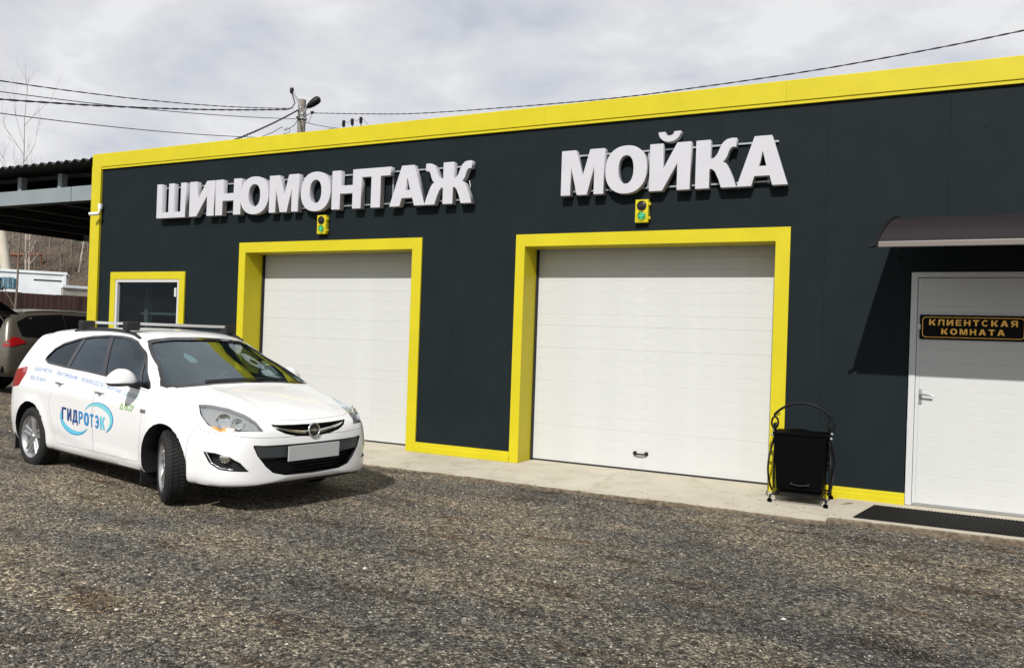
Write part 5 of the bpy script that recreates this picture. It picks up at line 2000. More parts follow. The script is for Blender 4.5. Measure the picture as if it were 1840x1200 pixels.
# wheels, steered to the right, and mud flaps
for sx, sg in ((AXF, -1), (AXF, 1), (AXR, -1), (AXR, 1)):
    wheel(estate, sx, sg * 0.785, RT, RT, 0.215, sg, steer=(-0.40 if sx > 0 else 0))
    xf = sx - 0.385
    MB().box(xf - 0.012, xf + 0.004, min(sg * 0.66, sg * 0.885), max(sg * 0.66, sg * 0.885), 0.13 if sx > 0 else 0.15, 0.42, bevel=0.004).build('mud_flap', 'car_black').parent = estate


# ------------------------------------------------------------------ lettering on the car (right-hand side)
def decal(me, place, off, name, m_, maxlen=0.035):
    """lay a flat mesh on the side: place(u, v) -> (x, z)"""
    bm = bmesh.new(); bm.from_mesh(me)
    bmesh.ops.triangulate(bm, faces=bm.faces[:])
    for v in bm.verts:
        x, z = place(v.co.x, v.co.y)
        v.co = (x, 0, z)
    bmesh.ops.remove_doubles(bm, verts=bm.verts[:], dist=1e-5)
    for _ in range(4):
        le = [e_ for e_ in bm.edges if e_.calc_length() > maxlen]
        if not le:
            break
        bmesh.ops.subdivide_edges(bm, edges=le, cuts=1)
        bmesh.ops.triangulate(bm, faces=bm.faces[:])
    for v in bm.verts:
        l, n = WR.hit('side', (v.co.x, v.co.z), -1)
        v.co = l + n * off
    bmesh.ops.recalc_face_normals(bm, faces=bm.faces[:])
    if sum(f.normal.y for f in bm.faces) > 0:
        bmesh.ops.reverse_faces(bm, faces=bm.faces[:])
    me.clear_geometry()
    bm.to_mesh(me); bm.free()
    return cpart(name, me, m_)


def word(txt, xa, xb, za, zb, h, m_, name='lettering', bold=0.0, off=0.0022, shear=0.0):
    me = text_mesh(txt, 1.0, 0, bold, 1.0, shear)
    xs_ = [v.co.x for v in me.vertices]; ys_ = [v.co.y for v in me.vertices]
    x0, x1, y0, y1 = min(xs_), max(xs_), 0.0, max(ys_)
    def place(u, v):
        f = (u - x0) / (x1 - x0)
        return xa + (xb - xa) * f, za + (zb - za) * f + (v - y0) / (y1 - y0) * h
    return decal(me, place, off, name, m_)


def crescent(cx, cz, rx, rz, a0, a1, tmax, bias, name, m_, off):
    n = 44
    out, inn = [], []
    for i in range(n + 1):
        f = i / n
        a = a0 + (a1 - a0) * f
        t = tmax * math.sin(PI * f ** bias) ** 0.8
        out.append((cx + rx * math.cos(a), cz + rz * math.sin(a)))
        inn.append((cx + (rx - t) * math.cos(a), cz + (rz - t * 0.85) * math.sin(a)))
    poly = out + inn[::-1][1:-1]
    me = bpy.data.meshes.new('p')
    V, Fc = flat_tris([poly], 0.05)
    me.from_pydata([(x, z, 0) for x, z in V], [], Fc)
    return decal(me, lambda u, v: (u, v), off, name, m_, 0.05)


R_ = math.radians
crescent(-0.33, 0.605, 0.305, 0.165, R_(140), R_(335), 0.062, 0.9, 'emblem_arc', 'decal_blue', 0.0016)
crescent(-0.33, 0.607, 0.296, 0.157, R_(150), R_(325), 0.046, 0.9, 'emblem_arc', 'decal_cyan', 0.0020)
crescent(0.165, 0.655, 0.290, 0.150, R_(165), R_(-62), 0.070, 1.35, 'emblem_arc', 'decal_blue', 0.0016)
crescent(0.160, 0.655, 0.278, 0.143, R_(160), R_(-55), 0.055, 1.35, 'emblem_arc', 'decal_teal', 0.0020)
gcol = ['decal_navy', 'decal_navy', 'decal_navy', 'decal_blue', 'decal_blue', 'decal_blue', 'decal_blue', 'decal_cyan']
xp = [-0.595, -0.480, -0.368, -0.235, -0.125, 0.000, 0.090, 0.200, 0.315]
for i, ch in enumerate('ГИДРОТЭК'):
    xa, xb = xp[i], xp[i + 1] - 0.022
    zl = 0.578 - 0.034 * (xa + 0.6) / 0.9
    hgt = 0.128
    w_ = 0.86
    V, Fc = [], []
    me = curve_mesh(letter(ch, w_), 0.0)
    decal(me, lambda u, v, xa=xa, xb=xb, zl=zl: (xa + (xb - xa) * u / w_, zl + v * hgt), 0.0032, 'lettering', gcol[i])
for txt, xa, xb, m_ in (('ВОДООЧИСТКА', -1.40, -0.97, 'decal_pale'), ('ПРОЕКТИРОВАНИЕ', -0.86, -0.365, 'decal_pale'), ('ПРОИЗВОДСТВО', -0.295, 0.195, 'decal_pale'),
                        ('МОНТАЖ', 0.255, 0.53, 'decal_pale'), ('СЕРВИС', 0.59, 0.865, 'decal_paleteal')):
    zf = lambda x: float(np.interp(x, [-1.43, -0.99, -0.86, -0.36, 0.2, 0.53, 0.87], [1.040, 1.031, 1.022, 0.991, 0.954, 0.914, 0.880]))
    word(txt, xa, xb, zf(xa), zf(xb), 0.040, m_, bold=0.004)
word('(922) 29-50-41', -1.42, -1.04, 0.945, 0.933, 0.042, 'decal_pale', bold=0.004)
word('eco', 0.655, 0.800, 0.775, 0.770, 0.062, 'decal_green', bold=0.008)
me = bpy.data.meshes.new('p'); V, Fc = flat_tris([[(0.565, 0.775), (0.635, 0.775), (0.600, 0.845)], [(0.582, 0.784), (0.600, 0.822), (0.618, 0.784)]], 0.2)
me.from_pydata([(x, z, 0) for x, z in V], [], Fc); decal(me, lambda u, v: (u, v), 0.0022, 'leaf_mark', 'decal_green')
me = bpy.data.meshes.new('p'); V, Fc = flat_tris([[(0.795, 0.825), (0.812, 0.792), (0.855, 0.868), (0.814, 0.812)]], 0.2)
me.from_pydata([(x, z, 0) for x, z in V], [], Fc); decal(me, lambda u, v: (u, v), 0.0022, 'tick_mark', 'decal_green')
for s in (-1, 1):
    l, n = WR.hit('side', (0.985, 0.790), s)
    o = MB().obox(l + n * 0.003, (Vector((1, 0, 0)), Vector((0, 0, 1)), Vector((0, 1, 0))), (0.042, 0.016, 0.005), 0.004).build('side_marker', 'steel'); o.parent = estate
# ------------------------------------------------------------------ carport left of the building
cp = thing('carport', 'open steel carport with dark corrugated roof left of the building', 'carport', (-17.5, 5, 0))
cx0, cx1, cy0, cy1 = -21.6, XL - 0.06, 0.45, 11.5
zu = 3.965


def ibeam(x0, x1, y, z0, z1, name='beam'):
    m = MB()
    m.box(x0, x1, y - 0.05, y + 0.05, z0, z0 + 0.022)
    m.box(x0, x1, y - 0.05, y + 0.05, z1 - 0.022, z1)
    m.box(x0, x1, y - 0.008, y + 0.008, z0 + 0.022, z1 - 0.022)
    return m.build(name, 'carport_steel', cp)


MB().box(cx0, cx1, cy0 - 0.045, cy0 + 0.0, zu + 0.004, zu + 0.285, bevel=0.006).build('front_beam', 'carport_steel', cp)
MB().box(cx0, cx1, cy0 + 0.001, cy0 + 0.16, zu, zu + 0.02).build('front_beam', 'carport_dark', cp)
ibeam(cx0, cx1, 5.5, zu + 0.02, zu + 0.22)
ibeam(cx0, cx1, cy1, zu + 0.02, zu + 0.22)
for i in range(6):
    x = cx0 + 0.3 + (cx1 - cx0 - 0.6) * i / 5
    MB().box(x - 0.05, x + 0.05, cy0 + 0.17, cy1, zu + 0.03, zu + 0.20).build('rafter', 'carport_dark', cp)
for i in range(7):
    x = cx0 + 0.5 + (cx1 - cx0 - 0.8) * i / 6
    MB().box(x - 0.06, x + 0.06, cy0 - 0.02, cy0 + 0.10, zu + 0.287, zu + 0.56).build('stub_post', 'carport_steel', cp)
for i in range(5):
    y = cy0 + 0.25 + 2.6 * i
    MB().box(cx0, cx1, y - 0.04, y + 0.04, zu + 0.52, zu + 0.60).build('purlin', 'carport_dark', cp)
MB().box(cx0, cx1, cy0 + 0.12, cy1, zu + 0.205, zu + 0.215).build('soffit', 'carport_dark', cp)
# corrugated sheet
m = MB()
n = int((cx1 - cx0) / 0.03)
P = []
for yy in (cy0 - 0.42, cy0 + 1.5, cy0 + 5, cy1 + 0.3):
    P.append([(cx0 + (cx1 - cx0) * i / n, yy, zu + 0.665 + 0.030 * math.sin(2 * PI * (cx1 - cx0) * i / n / 0.24) + 0.004 * (yy - cy0)) for i in range(n + 1)])
m.grid(P)
Q = [[(p[0], p[1], p[2] - 0.012) for p in row] for row in P]
m.grid(Q)
m.grid([P[0], Q[0]])
m.build('roof_sheet', 'carport_dark', cp, smooth=60)
for (x, y) in ((cx0 + 0.2, 0.6), (-13.5, 11.3)):
    MB().box(x - 0.06, x + 0.06, y - 0.06, y + 0.06, gz(x, y) - 0.1, zu + 0.02).build('post', 'carport_steel', cp)

# ------------------------------------------------------------------ two more cars under the carport
SUV_T = [
    (-2.25, 0.50, [(0.45, .51), (0.52, .56), (0.54, .62), (0.54, .68), (0.51, .74), (0.46, .77), (0.38, .78), (0.2, .785)], 0.79),
    (-2.22, 0.42, [(0.70, .43), (0.76, .52), (0.78, .64), (0.77, .78), (0.74, .88), (0.66, .93), (0.52, .95), (0.3, .96)], 0.965),
    (-2.14, 0.36, [(0.80, .38), (0.85, .50), (0.865, .68), (0.855, .88), (0.82, 1.04), (0.72, 1.20), (0.60, 1.27), (0.35, 1.30)], 1.31),
    (-2.02, 0.34, [(0.82, .36), (0.87, .50), (0.885, .70), (0.875, .92), (0.84, 1.08), (0.70, 1.42), (0.60, 1.50), (0.35, 1.54)], 1.55),
    (-1.80, 0.32, [(0.84, .34), (0.89, .50), (0.905, .72), (0.895, .94), (0.86, 1.09), (0.68, 1.50), (0.59, 1.58), (0.34, 1.615)], 1.625),
    (-1.0, 0.30, [(0.86, .32), (0.90, .50), (0.915, .72), (0.905, .94), (0.87, 1.08), (0.68, 1.55), (0.59, 1.635), (0.34, 1.67)], 1.68),
    (0.1, 0.30, [(0.86, .32), (0.90, .50), (0.915, .72), (0.905, .92), (0.87, 1.06), (0.68, 1.54), (0.59, 1.62), (0.34, 1.65)], 1.66),
    (0.7, 0.30, [(0.86, .32), (0.90, .50), (0.915, .72), (0.905, .91), (0.86, 1.05), (0.73, 1.30), (0.64, 1.38), (0.38, 1.42)], 1.43),
    (1.1, 0.30, [(0.86, .32), (0.90, .50), (0.91, .72), (0.90, .90), (0.86, 1.02), (0.79, 1.09), (0.70, 1.13), (0.42, 1.16)], 1.17),
    (1.8, 0.30, [(0.84, .33), (0.88, .50), (0.88, .70), (0.86, .86), (0.80, .95), (0.70, .99), (0.58, 1.01), (0.35, 1.03)], 1.04),
    (2.1, 0.31, [(0.74, .34), (0.77, .50), (0.77, .66), (0.74, .79), (0.68, .86), (0.59, .89), (0.48, .905), (0.29, .92)], 0.925),
    (2.24, 0.36, [(0.48, .38), (0.51, .48), (0.51, .60), (0.49, .68), (0.45, .72), (0.39, .74), (0.31, .75), (0.18, .755)], 0.76),
]


def suv(label, loc, rz, paint, open_gate):
    lf = Loft(SUV_T, nu=70, nv=30)
    me = lf.mesh('body')
    W2 = Wrap(bvh_of(me))
    root = thing('parked_car', label, 'car', loc, local=True)
    root.rotation_euler = (0, 0, rz)
    me.materials.append(MATS[paint])
    for ax in (-1.3, 1.32):
        for s in (-1, 1):
            c = MBmesh(MB().lathe([(0, 0), (0.40, 0), (0.40, 0.5), (0, 0.5)], (ax, s * 0.52, 0.36), (0, s, 0), 40)); c.materials.append(MATS['car_black'])
            me = boolean(me, [c])
    if open_gate:
        c = MBmesh(MB().box(-2.6, -1.15, -0.58, 0.58, 0.80, 1.50, bevel=0.05)); c.materials.append(MATS['gap_dark'])
        me = boolean(me, [c])
    clean_shade(me)
    o = link('body', me, paint); o.parent = root
    gl = round_poly([(0.95, 1.09), (0.60, 1.38), (0.25, 1.54), (-1.0, 1.58), (-1.65, 1.53), (-1.93, 1.40), (-1.88, 1.12), (-0.6, 1.06)], 0.05, 3)
    for s in (-1, 1):
        for xa, xb in ((0.03, 2), (-0.90, 0.02), (-3, -0.91)):
            pl = [p for p in clip_x(gl, xa, xb)]
            q = link('side_glass', blank(W2.patch(dense(pl, 0.06), 'side', 0.003, s, 0.12, 0.006), 'car_gloss_black'), 'car_gloss_black'); q.parent = root
        tl_ = round_poly([(-1.93, 1.10), (-2.05, 1.12), (-2.17, 1.03), (-2.21, 0.93), (-2.10, 0.93), (-1.80, 1.01)], 0.03, 3)
        q = link('tail_lamp', blank(W2.patch(dense(tl_, 0.04), 'side', 0.008, s, 0.06, 0.012), 'red_lamp'), 'red_lamp'); q.parent = root
        pts = []
        for i in range(19):
            x = -1.7 + 2.0 * i / 18
            l, n_ = W2.hit('top', (x, s * 0.60)); pts.append((x, s * 0.60, l.z + 0.03))
        MB().tube(pts, 0.016, 6).build('roof_rail', 'silver_paint', smooth=60).parent = root
    m_ = MB()
    pts = []
    for i in range(21):
        y = -0.80 + 1.6 * i / 20
        l, n_, _, _ = W2.b.ray_cast(Vector((-5, y, 0.52)), Vector((1, 0, 0)))
        pts.append((l.x - 0.004, y, 0.50))
    m_.tube(pts, 0.06, 8).build('rear_bumper', 'car_black', smooth=60).parent = root
    if open_gate:
        gp = []
        for i in range(9):
            u = i / 8
            row = []
            for j in range(9):
                y = (-0.66 + 1.32 * j / 8) * (1 - 0.06 * u)
                row.append((-1.83 - 1.02 * u - 0.05 * (1 - abs(y) / 0.66) * u, y, 1.60 + 0.50 * u + 0.05 * math.sin(PI * u) - 0.05 * (abs(y) / 0.66) ** 2))
            gp.append(row)
        m_ = MB().grid(gp)
        m_.grid([[(p[0] + 0.01, p[1], p[2] - 0.15) for p in row] for row in gp])
        g_ = m_.build('tailgate', 'car_black', smooth=60); g_.parent = root
        for s in (-1, 1):
            MB().tube([(-2.0, s * 0.6, 1.30), (-2.35, s * 0.6, 1.72)], 0.012, 6).build('gas_strut', 'steel').parent = g_
    else:
        c2 = [(-0.62, 1.10), (0.62, 1.10), (0.55, 1.44), (-0.55, 1.44)]
        V, Fc = flat_tris([dense(round_poly(c2, 0.05, 3), 0.06)], 0.12)
        P_, N_ = [], []
        for (y, z) in V:
            l, n_, _, _ = W2.b.ray_cast(Vector((-5, y, z)), Vector((1, 0, 0)))
            if n_.x > 0: n_ = -n_
            P_.append(l + n_ * 0.004); N_.append(n_)
        q = link('rear_glass', blank(tri_mesh(P_, N_, Fc, 0.006), 'car_gloss_black'), 'car_gloss_black'); q.parent = root
    for ax in (-1.3, 1.32):
        for s in (-1, 1):
            wheel(root, ax, s * 0.79, 0.35, 0.35, 0.22, s, rim_r=0.225)
    return root


def ground_at(px, py, depth):
    p = far(px, py, depth)
    return p


c1 = far(8, 640, 16.6)
SUV1 = suv('beige off-road car with its tailgate raised under the carport', (c1.x - 0.93, c1.y + 2.30, gz(c1.x, c1.y) + 0.0), PI / 2 + 0.03, 'suv_paint', True)
SUV1.scale = (1.06, 1.06, 1.08)

# ------------------------------------------------------------------ fence, trailer, hillside
fa, fb = far(-260, 600, 24.0), far(330, 600, 33.0)
fd = Vector((fb.x - fa.x, fb.y - fa.y, 0)); fl = fd.length; fd.normalize()
fn = Vector((-fd.y, fd.x, 0))
fz = 0.2
fence = thing('metal_fence', 'brown profiled sheet-metal fence behind the carport', 'fence', (fa.x, fa.y, fz))
wsheet = 1.15
k_ = 0
proto_me = None
while k_ * wsheet < fl:
    a = Vector((fa.x, fa.y, 0)) + fd * (k_ * wsheet)
    if proto_me is None:
        mb = MB()
        pr = []
        xx = 0.0
        while xx < wsheet - 0.005:
            pr += [(xx, 0.0), (min(wsheet, xx + 0.09), 0.0), (min(wsheet, xx + 0.105), -0.007), (min(wsheet, xx + 0.165), -0.007)]
            xx += 0.18
        pr.append((wsheet - 0.003, 0.0))
        pr = [(min(u, wsheet - 0.003), v) for u, v in pr]
        mb.grid([[Vector((0, 0, z)) + fd * u + fn * v for u, v in pr] for z in (0.0, 2.44)])
        o = mb.build('sheet', 'fence_brown', fence)
        proto_me = o.data
    else:
        o = link('sheet', proto_me, 'fence_brown', fence)
    o.location = (a.x, a.y, fz + random.uniform(-0.015, 0.015))
    k_ += 1

ta = far(-40, 560, 36.0); tb = far(116, 560, 37.5)
td = Vector((tb.x - ta.x, tb.y - ta.y, 0)); tl2 = td.length; td.normalize(); tn = Vector((-td.y, td.x, 0))
t = thing('box_trailer', 'white box trailer behind the brown fence', 'trailer', (ta.x, ta.y, 0.3))
def tbox(u0, u1, v0, v1, z0, z1, name, m_):
    c = Vector((ta.x, ta.y, 0)) + td * (u0 + u1) / 2 + tn * (v0 + v1) / 2 + Vector((0, 0, (z0 + z1) / 2))
    MB().obox(c, (td, tn, Vector((0, 0, 1))), ((u1 - u0) / 2, (v1 - v0) / 2, (z1 - z0) / 2), 0.02).build(name, m_, t)
tbox(0, tl2, 0, 2.4, 1.2, 3.85, 'box', 'trailer_white')
tbox(-0.02, tl2 + 0.06, -0.06, 2.46, 3.86, 3.98, 'roof_edge', 'trailer_white')
tbox(tl2 - 0.10, tl2 + 0.02, -0.05, -0.002, 1.2, 3.84, 'corner_post', 'trailer_white')
tbox(tl2 * 0.62, tl2 * 0.95, -0.03, -0.002, 3.55, 3.60, 'trim_strip', 'gap_dark')
tbox(0.3, tl2 - 0.3, 0.2, 2.2, 0.75, 1.19, 'chassis', 'gap_dark')
for u in (tl2 * 0.3, tl2 * 0.5):
    c = Vector((ta.x, ta.y, 0)) + td * u + tn * 0.15
    MB().lathe([(0, -0.12), (0.38, -0.12), (0.42, -0.08), (0.42, 0.08), (0.38, 0.12), (0, 0.12)], (c.x, c.y, 0.72), tn, 24).build('wheel', 'tyre', t, smooth=40)
# bundle of blue sheeting on top of the fence line
m = MB()
for i in range(26):
    u = tl2 * (0.02 + 0.42 * i / 25)
    c = Vector((ta.x, ta.y, 0)) + td * u + tn * (-1.2 + 0.1 * random.random()) + Vector((0, 0, 3.50 + 0.06 * random.random()))
    m.tube([c, c + Vector((0, 0, -0.42 - 0.1 * random.random())) + tn * 0.15 * random.uniform(-1, 1)], 0.09, 6)
tarp = m.build('sheeting_bundle', 'tarp_blue')
struct(tarp, 'stuff')
tag(tarp, 'blue green sheeting heaped in front of the white trailer', 'sheeting')
MB2 = thing('wall_slab', 'low pale concrete wall behind the fence near the building corner', 'wall', (far(140, 520, 34).x, far(140, 520, 34).y, 0))
wa_, wb_ = far(112, 500, 35.0), far(190, 500, 36.5)
d_ = Vector((wb_.x - wa_.x, wb_.y - wa_.y, 0)); L_ = d_.length; d_.normalize()
MB().obox(Vector(((wa_.x + wb_.x) / 2, (wa_.y + wb_.y) / 2, 1.6)), (d_, Vector((-d_.y, d_.x, 0)), Vector((0, 0, 1))), (L_ / 2, 0.1, 1.55), 0.03).build('slab', 'concrete_grey', MB2)
MB().obox(Vector(((wa_.x + wb_.x) / 2, (wa_.y + wb_.y) / 2, 3.22)), (d_, Vector((-d_.y, d_.x, 0)), Vector((0, 0, 1))), (L_ / 2 + 0.05, 0.16, 0.06), 0.02).build('coping', 'trailer_white', MB2)


def hill():
    """wooded bank behind the yard"""
    me = bpy.data.meshes.new('hillside')
    V, Fc = [], []
    na, nr_ = 46, 22
    for i in range(na + 1):
        a = -1.55 + 1.25 * i / na          # compass angle seen from the camera
        for j in range(nr_ + 1):
            r = 40 + 2.2 * j + 0.12 * j * j
            x = CAM_POS.x + math.sin(a) * r; y = CAM_POS.y + math.cos(a) * r
            h = 11.0 * (1 - math.exp(-((r - 40) / 13) ** 1.3)) * (0.85 + 0.15 * math.sin(a * 7.0) + 0.08 * math.sin(a * 17 + r * 0.2))
            h += 0.25 * math.sin(x * 0.7) * math.sin(y * 0.6) * min(1, (r - 40) / 8)
            V.append((x, y, h + (-0.3 if j == 0 else 0.1)))
    n = nr_ + 1
    for i in range(na):
        for j in range(nr_):
            Fc.append((i * n + j, (i + 1) * n + j, (i + 1) * n + j + 1, i * n + j + 1))
    me.from_pydata(V, [], Fc)
    for p in me.polygons:
        p.use_smooth = True
    o = struct(link('hillside', me, 'hill_earth'))
    bm = bmesh.new(); bm.from_mesh(me); b = BVHTree.FromBMesh(bm); bm.free()
    return b


hill_b = hill()


def bare_tree(base, h, seed, label, spread=0.5, lean=(0, 0), m_='bark', r0=None, depth=4, group=None):
    """leafless tree: trunk object plus a crown of forking twigs"""
    r = random.Random(seed)
    t_ = thing('bare_tree', label, 'tree', tuple(base), group=group)
    trunk, crown = MB(), MB()
    r0 = r0 or h * 0.013
    top = Vector((lean[0], lean[1], 1)).normalized()
    pts = []
    p = Vector(base) - Vector((0, 0, 0.3))
    nseg = 9
    d = Vector((0, 0, 1))
    for i in range(nseg + 1):
        pts.append(p.copy())
        d = (d * 0.75 + top * 0.25 + Vector((r.uniform(-1, 1), r.uniform(-1, 1), 0)) * 0.05).normalized()
        p = p + d * (h * 1.04 / nseg)
    trunk.tube(pts, [r0 * (1 - 0.93 * i / nseg) for i in range(nseg + 1)], 7)

    def fork(p, d, L, rad, lev):
        q = [p.copy()]
        dd = d.copy()
        for _ in range(3):
            dd = (dd + Vector((r.uniform(-1, 1), r.uniform(-1, 1), r.uniform(-0.3, 0.8))) * 0.16).normalized()
            q.append(q[-1] + dd * L / 3)
        crown.tube(q, [rad, rad * 0.8, rad * 0.6, rad * 0.35], 4 if lev < 2 else 3, cap=False)
        if lev < depth:
            for _ in range(r.choice((2, 3, 3))):
                k = r.choice((1, 2, 3, 3))
                ax_ = Vector((r.uniform(-1, 1), r.uniform(-1, 1), r.uniform(-0.2, 0.6)))
                nd = (dd + ax_.normalized() * spread * 1.2).normalized()
                fork(q[k], nd, L * r.uniform(0.5, 0.72), rad * 0.55, lev + 1)
    for i in range(3, nseg + 1):
        for _ in range(r.choice((1, 2, 2))):
            a = r.uniform(0, 2 * PI)
            nd = (Vector((math.cos(a), math.sin(a), 0)) * spread * 1.5 + Vector((0, 0, 0.9))).normalized()
            fork(pts[i].lerp(pts[i - 1], r.random()), nd, h * r.uniform(0.13, 0.24) * (1.15 - 0.5 * i / nseg), r0 * 0.36 * (1.1 - i / nseg * 0.7), 1)
    trunk.build('trunk', m_, t_, smooth=60)
    crown.build('crown', m_, t_, smooth=60, normals=False)
    return t_


b0 = far(22, 640, 27.0)
bare_tree((b0.x, b0.y, 0.0), 9.4, 11, 'tall thin leafless tree rising above the carport roof', 0.34, (0.02, 0.0), 'bark', 0.048, 3)
# trees on the bank, seen under the carport roof
rt = random.Random(5)
i_ = 0
descr = ['pale leafless tree on the bank left of the trailer top', 'slender grey leafless tree on the bank above the trailer', 'leafless tree on the bank near the carport post',
         'leaning pale leafless tree on the bank', 'thin leafless tree high on the bank', 'leafless tree on the bank close to the building corner', 'forked leafless tree on the bank above the fence',
         'small leafless tree on the bank by the low wall', 'dark leafless tree far up the bank', 'pale trunked leafless tree behind the trailer', 'thin leaning leafless tree by the building corner', 'leafless tree on the brow of the bank']
for px, dp, hh_, mm in ((44, 42.5, 5.0, 'bark_pale'), (60, 44, 4.6, 'bark'), (12, 43, 5.0, 'bark'), (30, 46, 5, 'bark_pale'), (85, 47, 4.4, 'bark'), (140, 44, 4.2, 'bark_pale'), (105, 43.5, 4.4, 'bark'), (125, 46, 4.2, 'bark'),
                        (70, 49, 4.2, 'bark'), (51, 41.8, 5.0, 'bark_pale'), (153, 46, 4.0, 'bark'), (20, 49, 4.2, 'bark')):
    p = far(px, 560, dp)
    hit = hill_b.ray_cast(Vector((p.x, p.y, 40)), Vector((0, 0, -1)))[0]
    z = hit.z if hit else 0.3
    bare_tree((p.x, p.y, z), hh_, 30 + i_, descr[i_], 0.42, (rt.uniform(-0.12, 0.12), 0), mm, 0.07, 3, group='leafless trees on the bank')
    i_ += 1
# dry brush covering the bank
m = MB()
for _ in range(2600):
    a = rt.uniform(-1.12, -0.78); r_ = rt.uniform(40.5, 56)
    x = CAM_POS.x + math.sin(a) * r_; y = CAM_POS.y + math.cos(a) * r_
    hit = hill_b.ray_cast(Vector((x, y, 40)), Vector((0, 0, -1)))[0]
    if hit is None:
        continue
    h_ = rt.uniform(0.35, 1.5)
    d_ = Vector((rt.uniform(-0.35, 0.35), rt.uniform(-0.35, 0.35), 1)) * h_
    m.tube([hit, hit + d_ * 0.55 + Vector((rt.uniform(-0.1, 0.1), 0, 0)), hit + d_], [0.016, 0.012, 0.004], 3, cap=False)
br = m.build('dry_brush', 'bark', normals=False)
struct(br, 'stuff')
# rusty frame low on the bank
pa, pb = far(12, 458, 44), far(75, 458, 45)
t = thing('rusty_frame', 'rusty brown metal frame low on the bank', 'frame', (pa.x, pa.y, 0))
for f_ in (0.0, 0.33, 0.66, 1.0):
    p = pa.lerp(pb, f_)
    MB().box(p.x - 0.06, p.x + 0.06, p.y - 0.06, p.y + 0.06, 0.2, pa.z).build('post', 'rust', t)
MB().tube([pa, pb], 0.10, 6).build('top_rail', 'rust', t)
MB().tube([pa - Vector((0, 0, 0.7)), pb - Vector((0, 0, 0.7))], 0.05, 6).build('rail', 'rust', t)
# leaning concrete pole seen under the carport
p = far(16, 500, 39.0); q = far(2, 400, 39.2)
tag(MB().tube([(p.x + (p.x - q.x) * 1.3, p.y, 0.0), tuple(q + (q - p) * 1.0)], [0.24, 0.20], 10).build('concrete_pole', 'concrete', smooth=40), 'pale leaning concrete pole behind the white trailer', 'pole')

# ------------------------------------------------------------------ utility pole, switch gear and wires
pt = far(543, 180, 23.5)
up_ = thing('utility_pole', 'weathered utility pole behind the roof with a street lamp head', 'utility pole', (pt.x, pt.y, 0))
MB().tube([(pt.x + 0.06, pt.y, 0.0), (pt.x + 0.02, pt.y, 4.0), (pt.x, pt.y, pt.z)], [0.15, 0.13, 0.112], 14).build('pole', 'wood_pole', up_, smooth=50)
D = 23.4
W = lambda px, py, d=D: far(px, py, d)
MB().tube([W(541, 196), W(534, 178), W(526, 165)], [0.035, 0.03, 0.025], 8).build('bracket', 'steel', up_, smooth=50)
MB().lathe([(0, -0.10), (0.05, -0.08), (0.06, 0), (0.05, 0.07), (0, 0.09)], W(524.5, 163), (0, 0, 1), 12).build('insulator', 'insulator', up_, smooth=50)
MB().tube([W(524, 165), W(527, 176), W(530, 186), W(524, 194), W(517, 197)], 0.018, 6).build('jumper', 'wire', up_, smooth=50)
# lamp head
a, b = W(551, 194), W(574, 177)
dl = (b - a).normalized(); sd = dl.cross(_fw).normalized()
pr = [(0.0, 0.03), (0.08, 0.075), (0.2, 0.105), (0.36, 0.115), (0.45, 0.09), (0.49, 0.0)]
MB().lathe([(0, 0)] + [(r_, h_) for h_, r_ in pr], a, dl, 14).build('lamp_head', 'insulator', up_, smooth=50)
MB().tube([W(546, 203), a], 0.03, 8).build('lamp_arm', 'steel', up_)
for yy in (206, 214):
    MB().lathe([(0.125, -0.03), (0.128, -0.03), (0.128, 0.03), (0.125, 0.03)], W(543.5, yy, 23.5), (0, 0, 1), 16).build('clamp_band', 'steel', up_)
MB().tube([W(533, 210), W(538, 216), W(545, 213)], 0.03, 6).build('hook', 'insulator', up_, smooth=50)
MB().lathe([(0, -0.05), (0.04, -0.04), (0.045, 0.04), (0, 0.06)], W(561, 202.5), _r, 10).build('insulator', 'insulator', up_, smooth=50)
MB().tube([W(546, 209), W(561, 203)], 0.014, 6).build('hook', 'steel', up_)
MB().tube([W(561, 204), W(558, 212), W(556, 218), W(549, 222)], 0.008, 5).build('jumper', 'wire_grey', up_)
m = MB()
m.tube([W(535, 216), W(528, 226), W(512, 235), W(507, 228), W(490, 238), W(470, 246)], 0.012, 5)
m.build('jumper', 'wire_grey', up_, smooth=50)
MB().tube([W(512, 235), W(515, 230), W(521, 232), W(520, 238), W(513, 240), W(506, 243)], 0.010, 5).build('jumper', 'wire_grey', up_)

sw = thing('switch_gear', 'three black insulators of a pole switch behind the roof edge', 'insulators', (W(632, 240, 26).x, W(632, 240, 26).y, 0))
c = W(632, 262, 26)
MB().tube([(c.x, c.y, 0), tuple(c)], [0.16, 0.13], 12).build('pole', 'wood_pole', sw, smooth=50)
MB().tube([W(594, 245, 26), W(672, 236, 26)], 0.05, 6).build('cross_arm', 'steel', sw)
for px, py in ((617.5, 222), (633, 219), (648.5, 216)):
    c = W(px, py, 26)
    MB().lathe([(0, -0.10), (0.045, -0.10), (0.055, -0.08), (0.045, -0.06), (0.058, -0.04), (0.045, -0.02), (0.058, 0.0), (0.045, 0.02), (0.058, 0.04), (0.045, 0.06), (0.05, 0.09), (0, 0.10)], c, (0, 0, 1), 14).build('insulator', 'insulator', sw, smooth=60)
    MB().tube([c, W(px + 0.5, 242, 26)], 0.02, 6).build('pin', 'wire_grey', sw)
MB().tube([W(617.5, 217, 26), W(625, 221, 26), W(633, 213, 26), W(641, 218, 26), W(648.5, 211, 26), W(655, 217, 26), W(662, 224, 26)], 0.008, 5).build('jumper', 'wire_grey', sw)
MB().box(W(597, 235, 26).x - 0.12, W(597, 235, 26).x + 0.12, W(597, 235, 26).y - 0.1, W(597, 235, 26).y + 0.1, W(600, 240, 26).z - 0.3, W(600, 233, 26).z).build('bracket', 'wire_grey', sw)


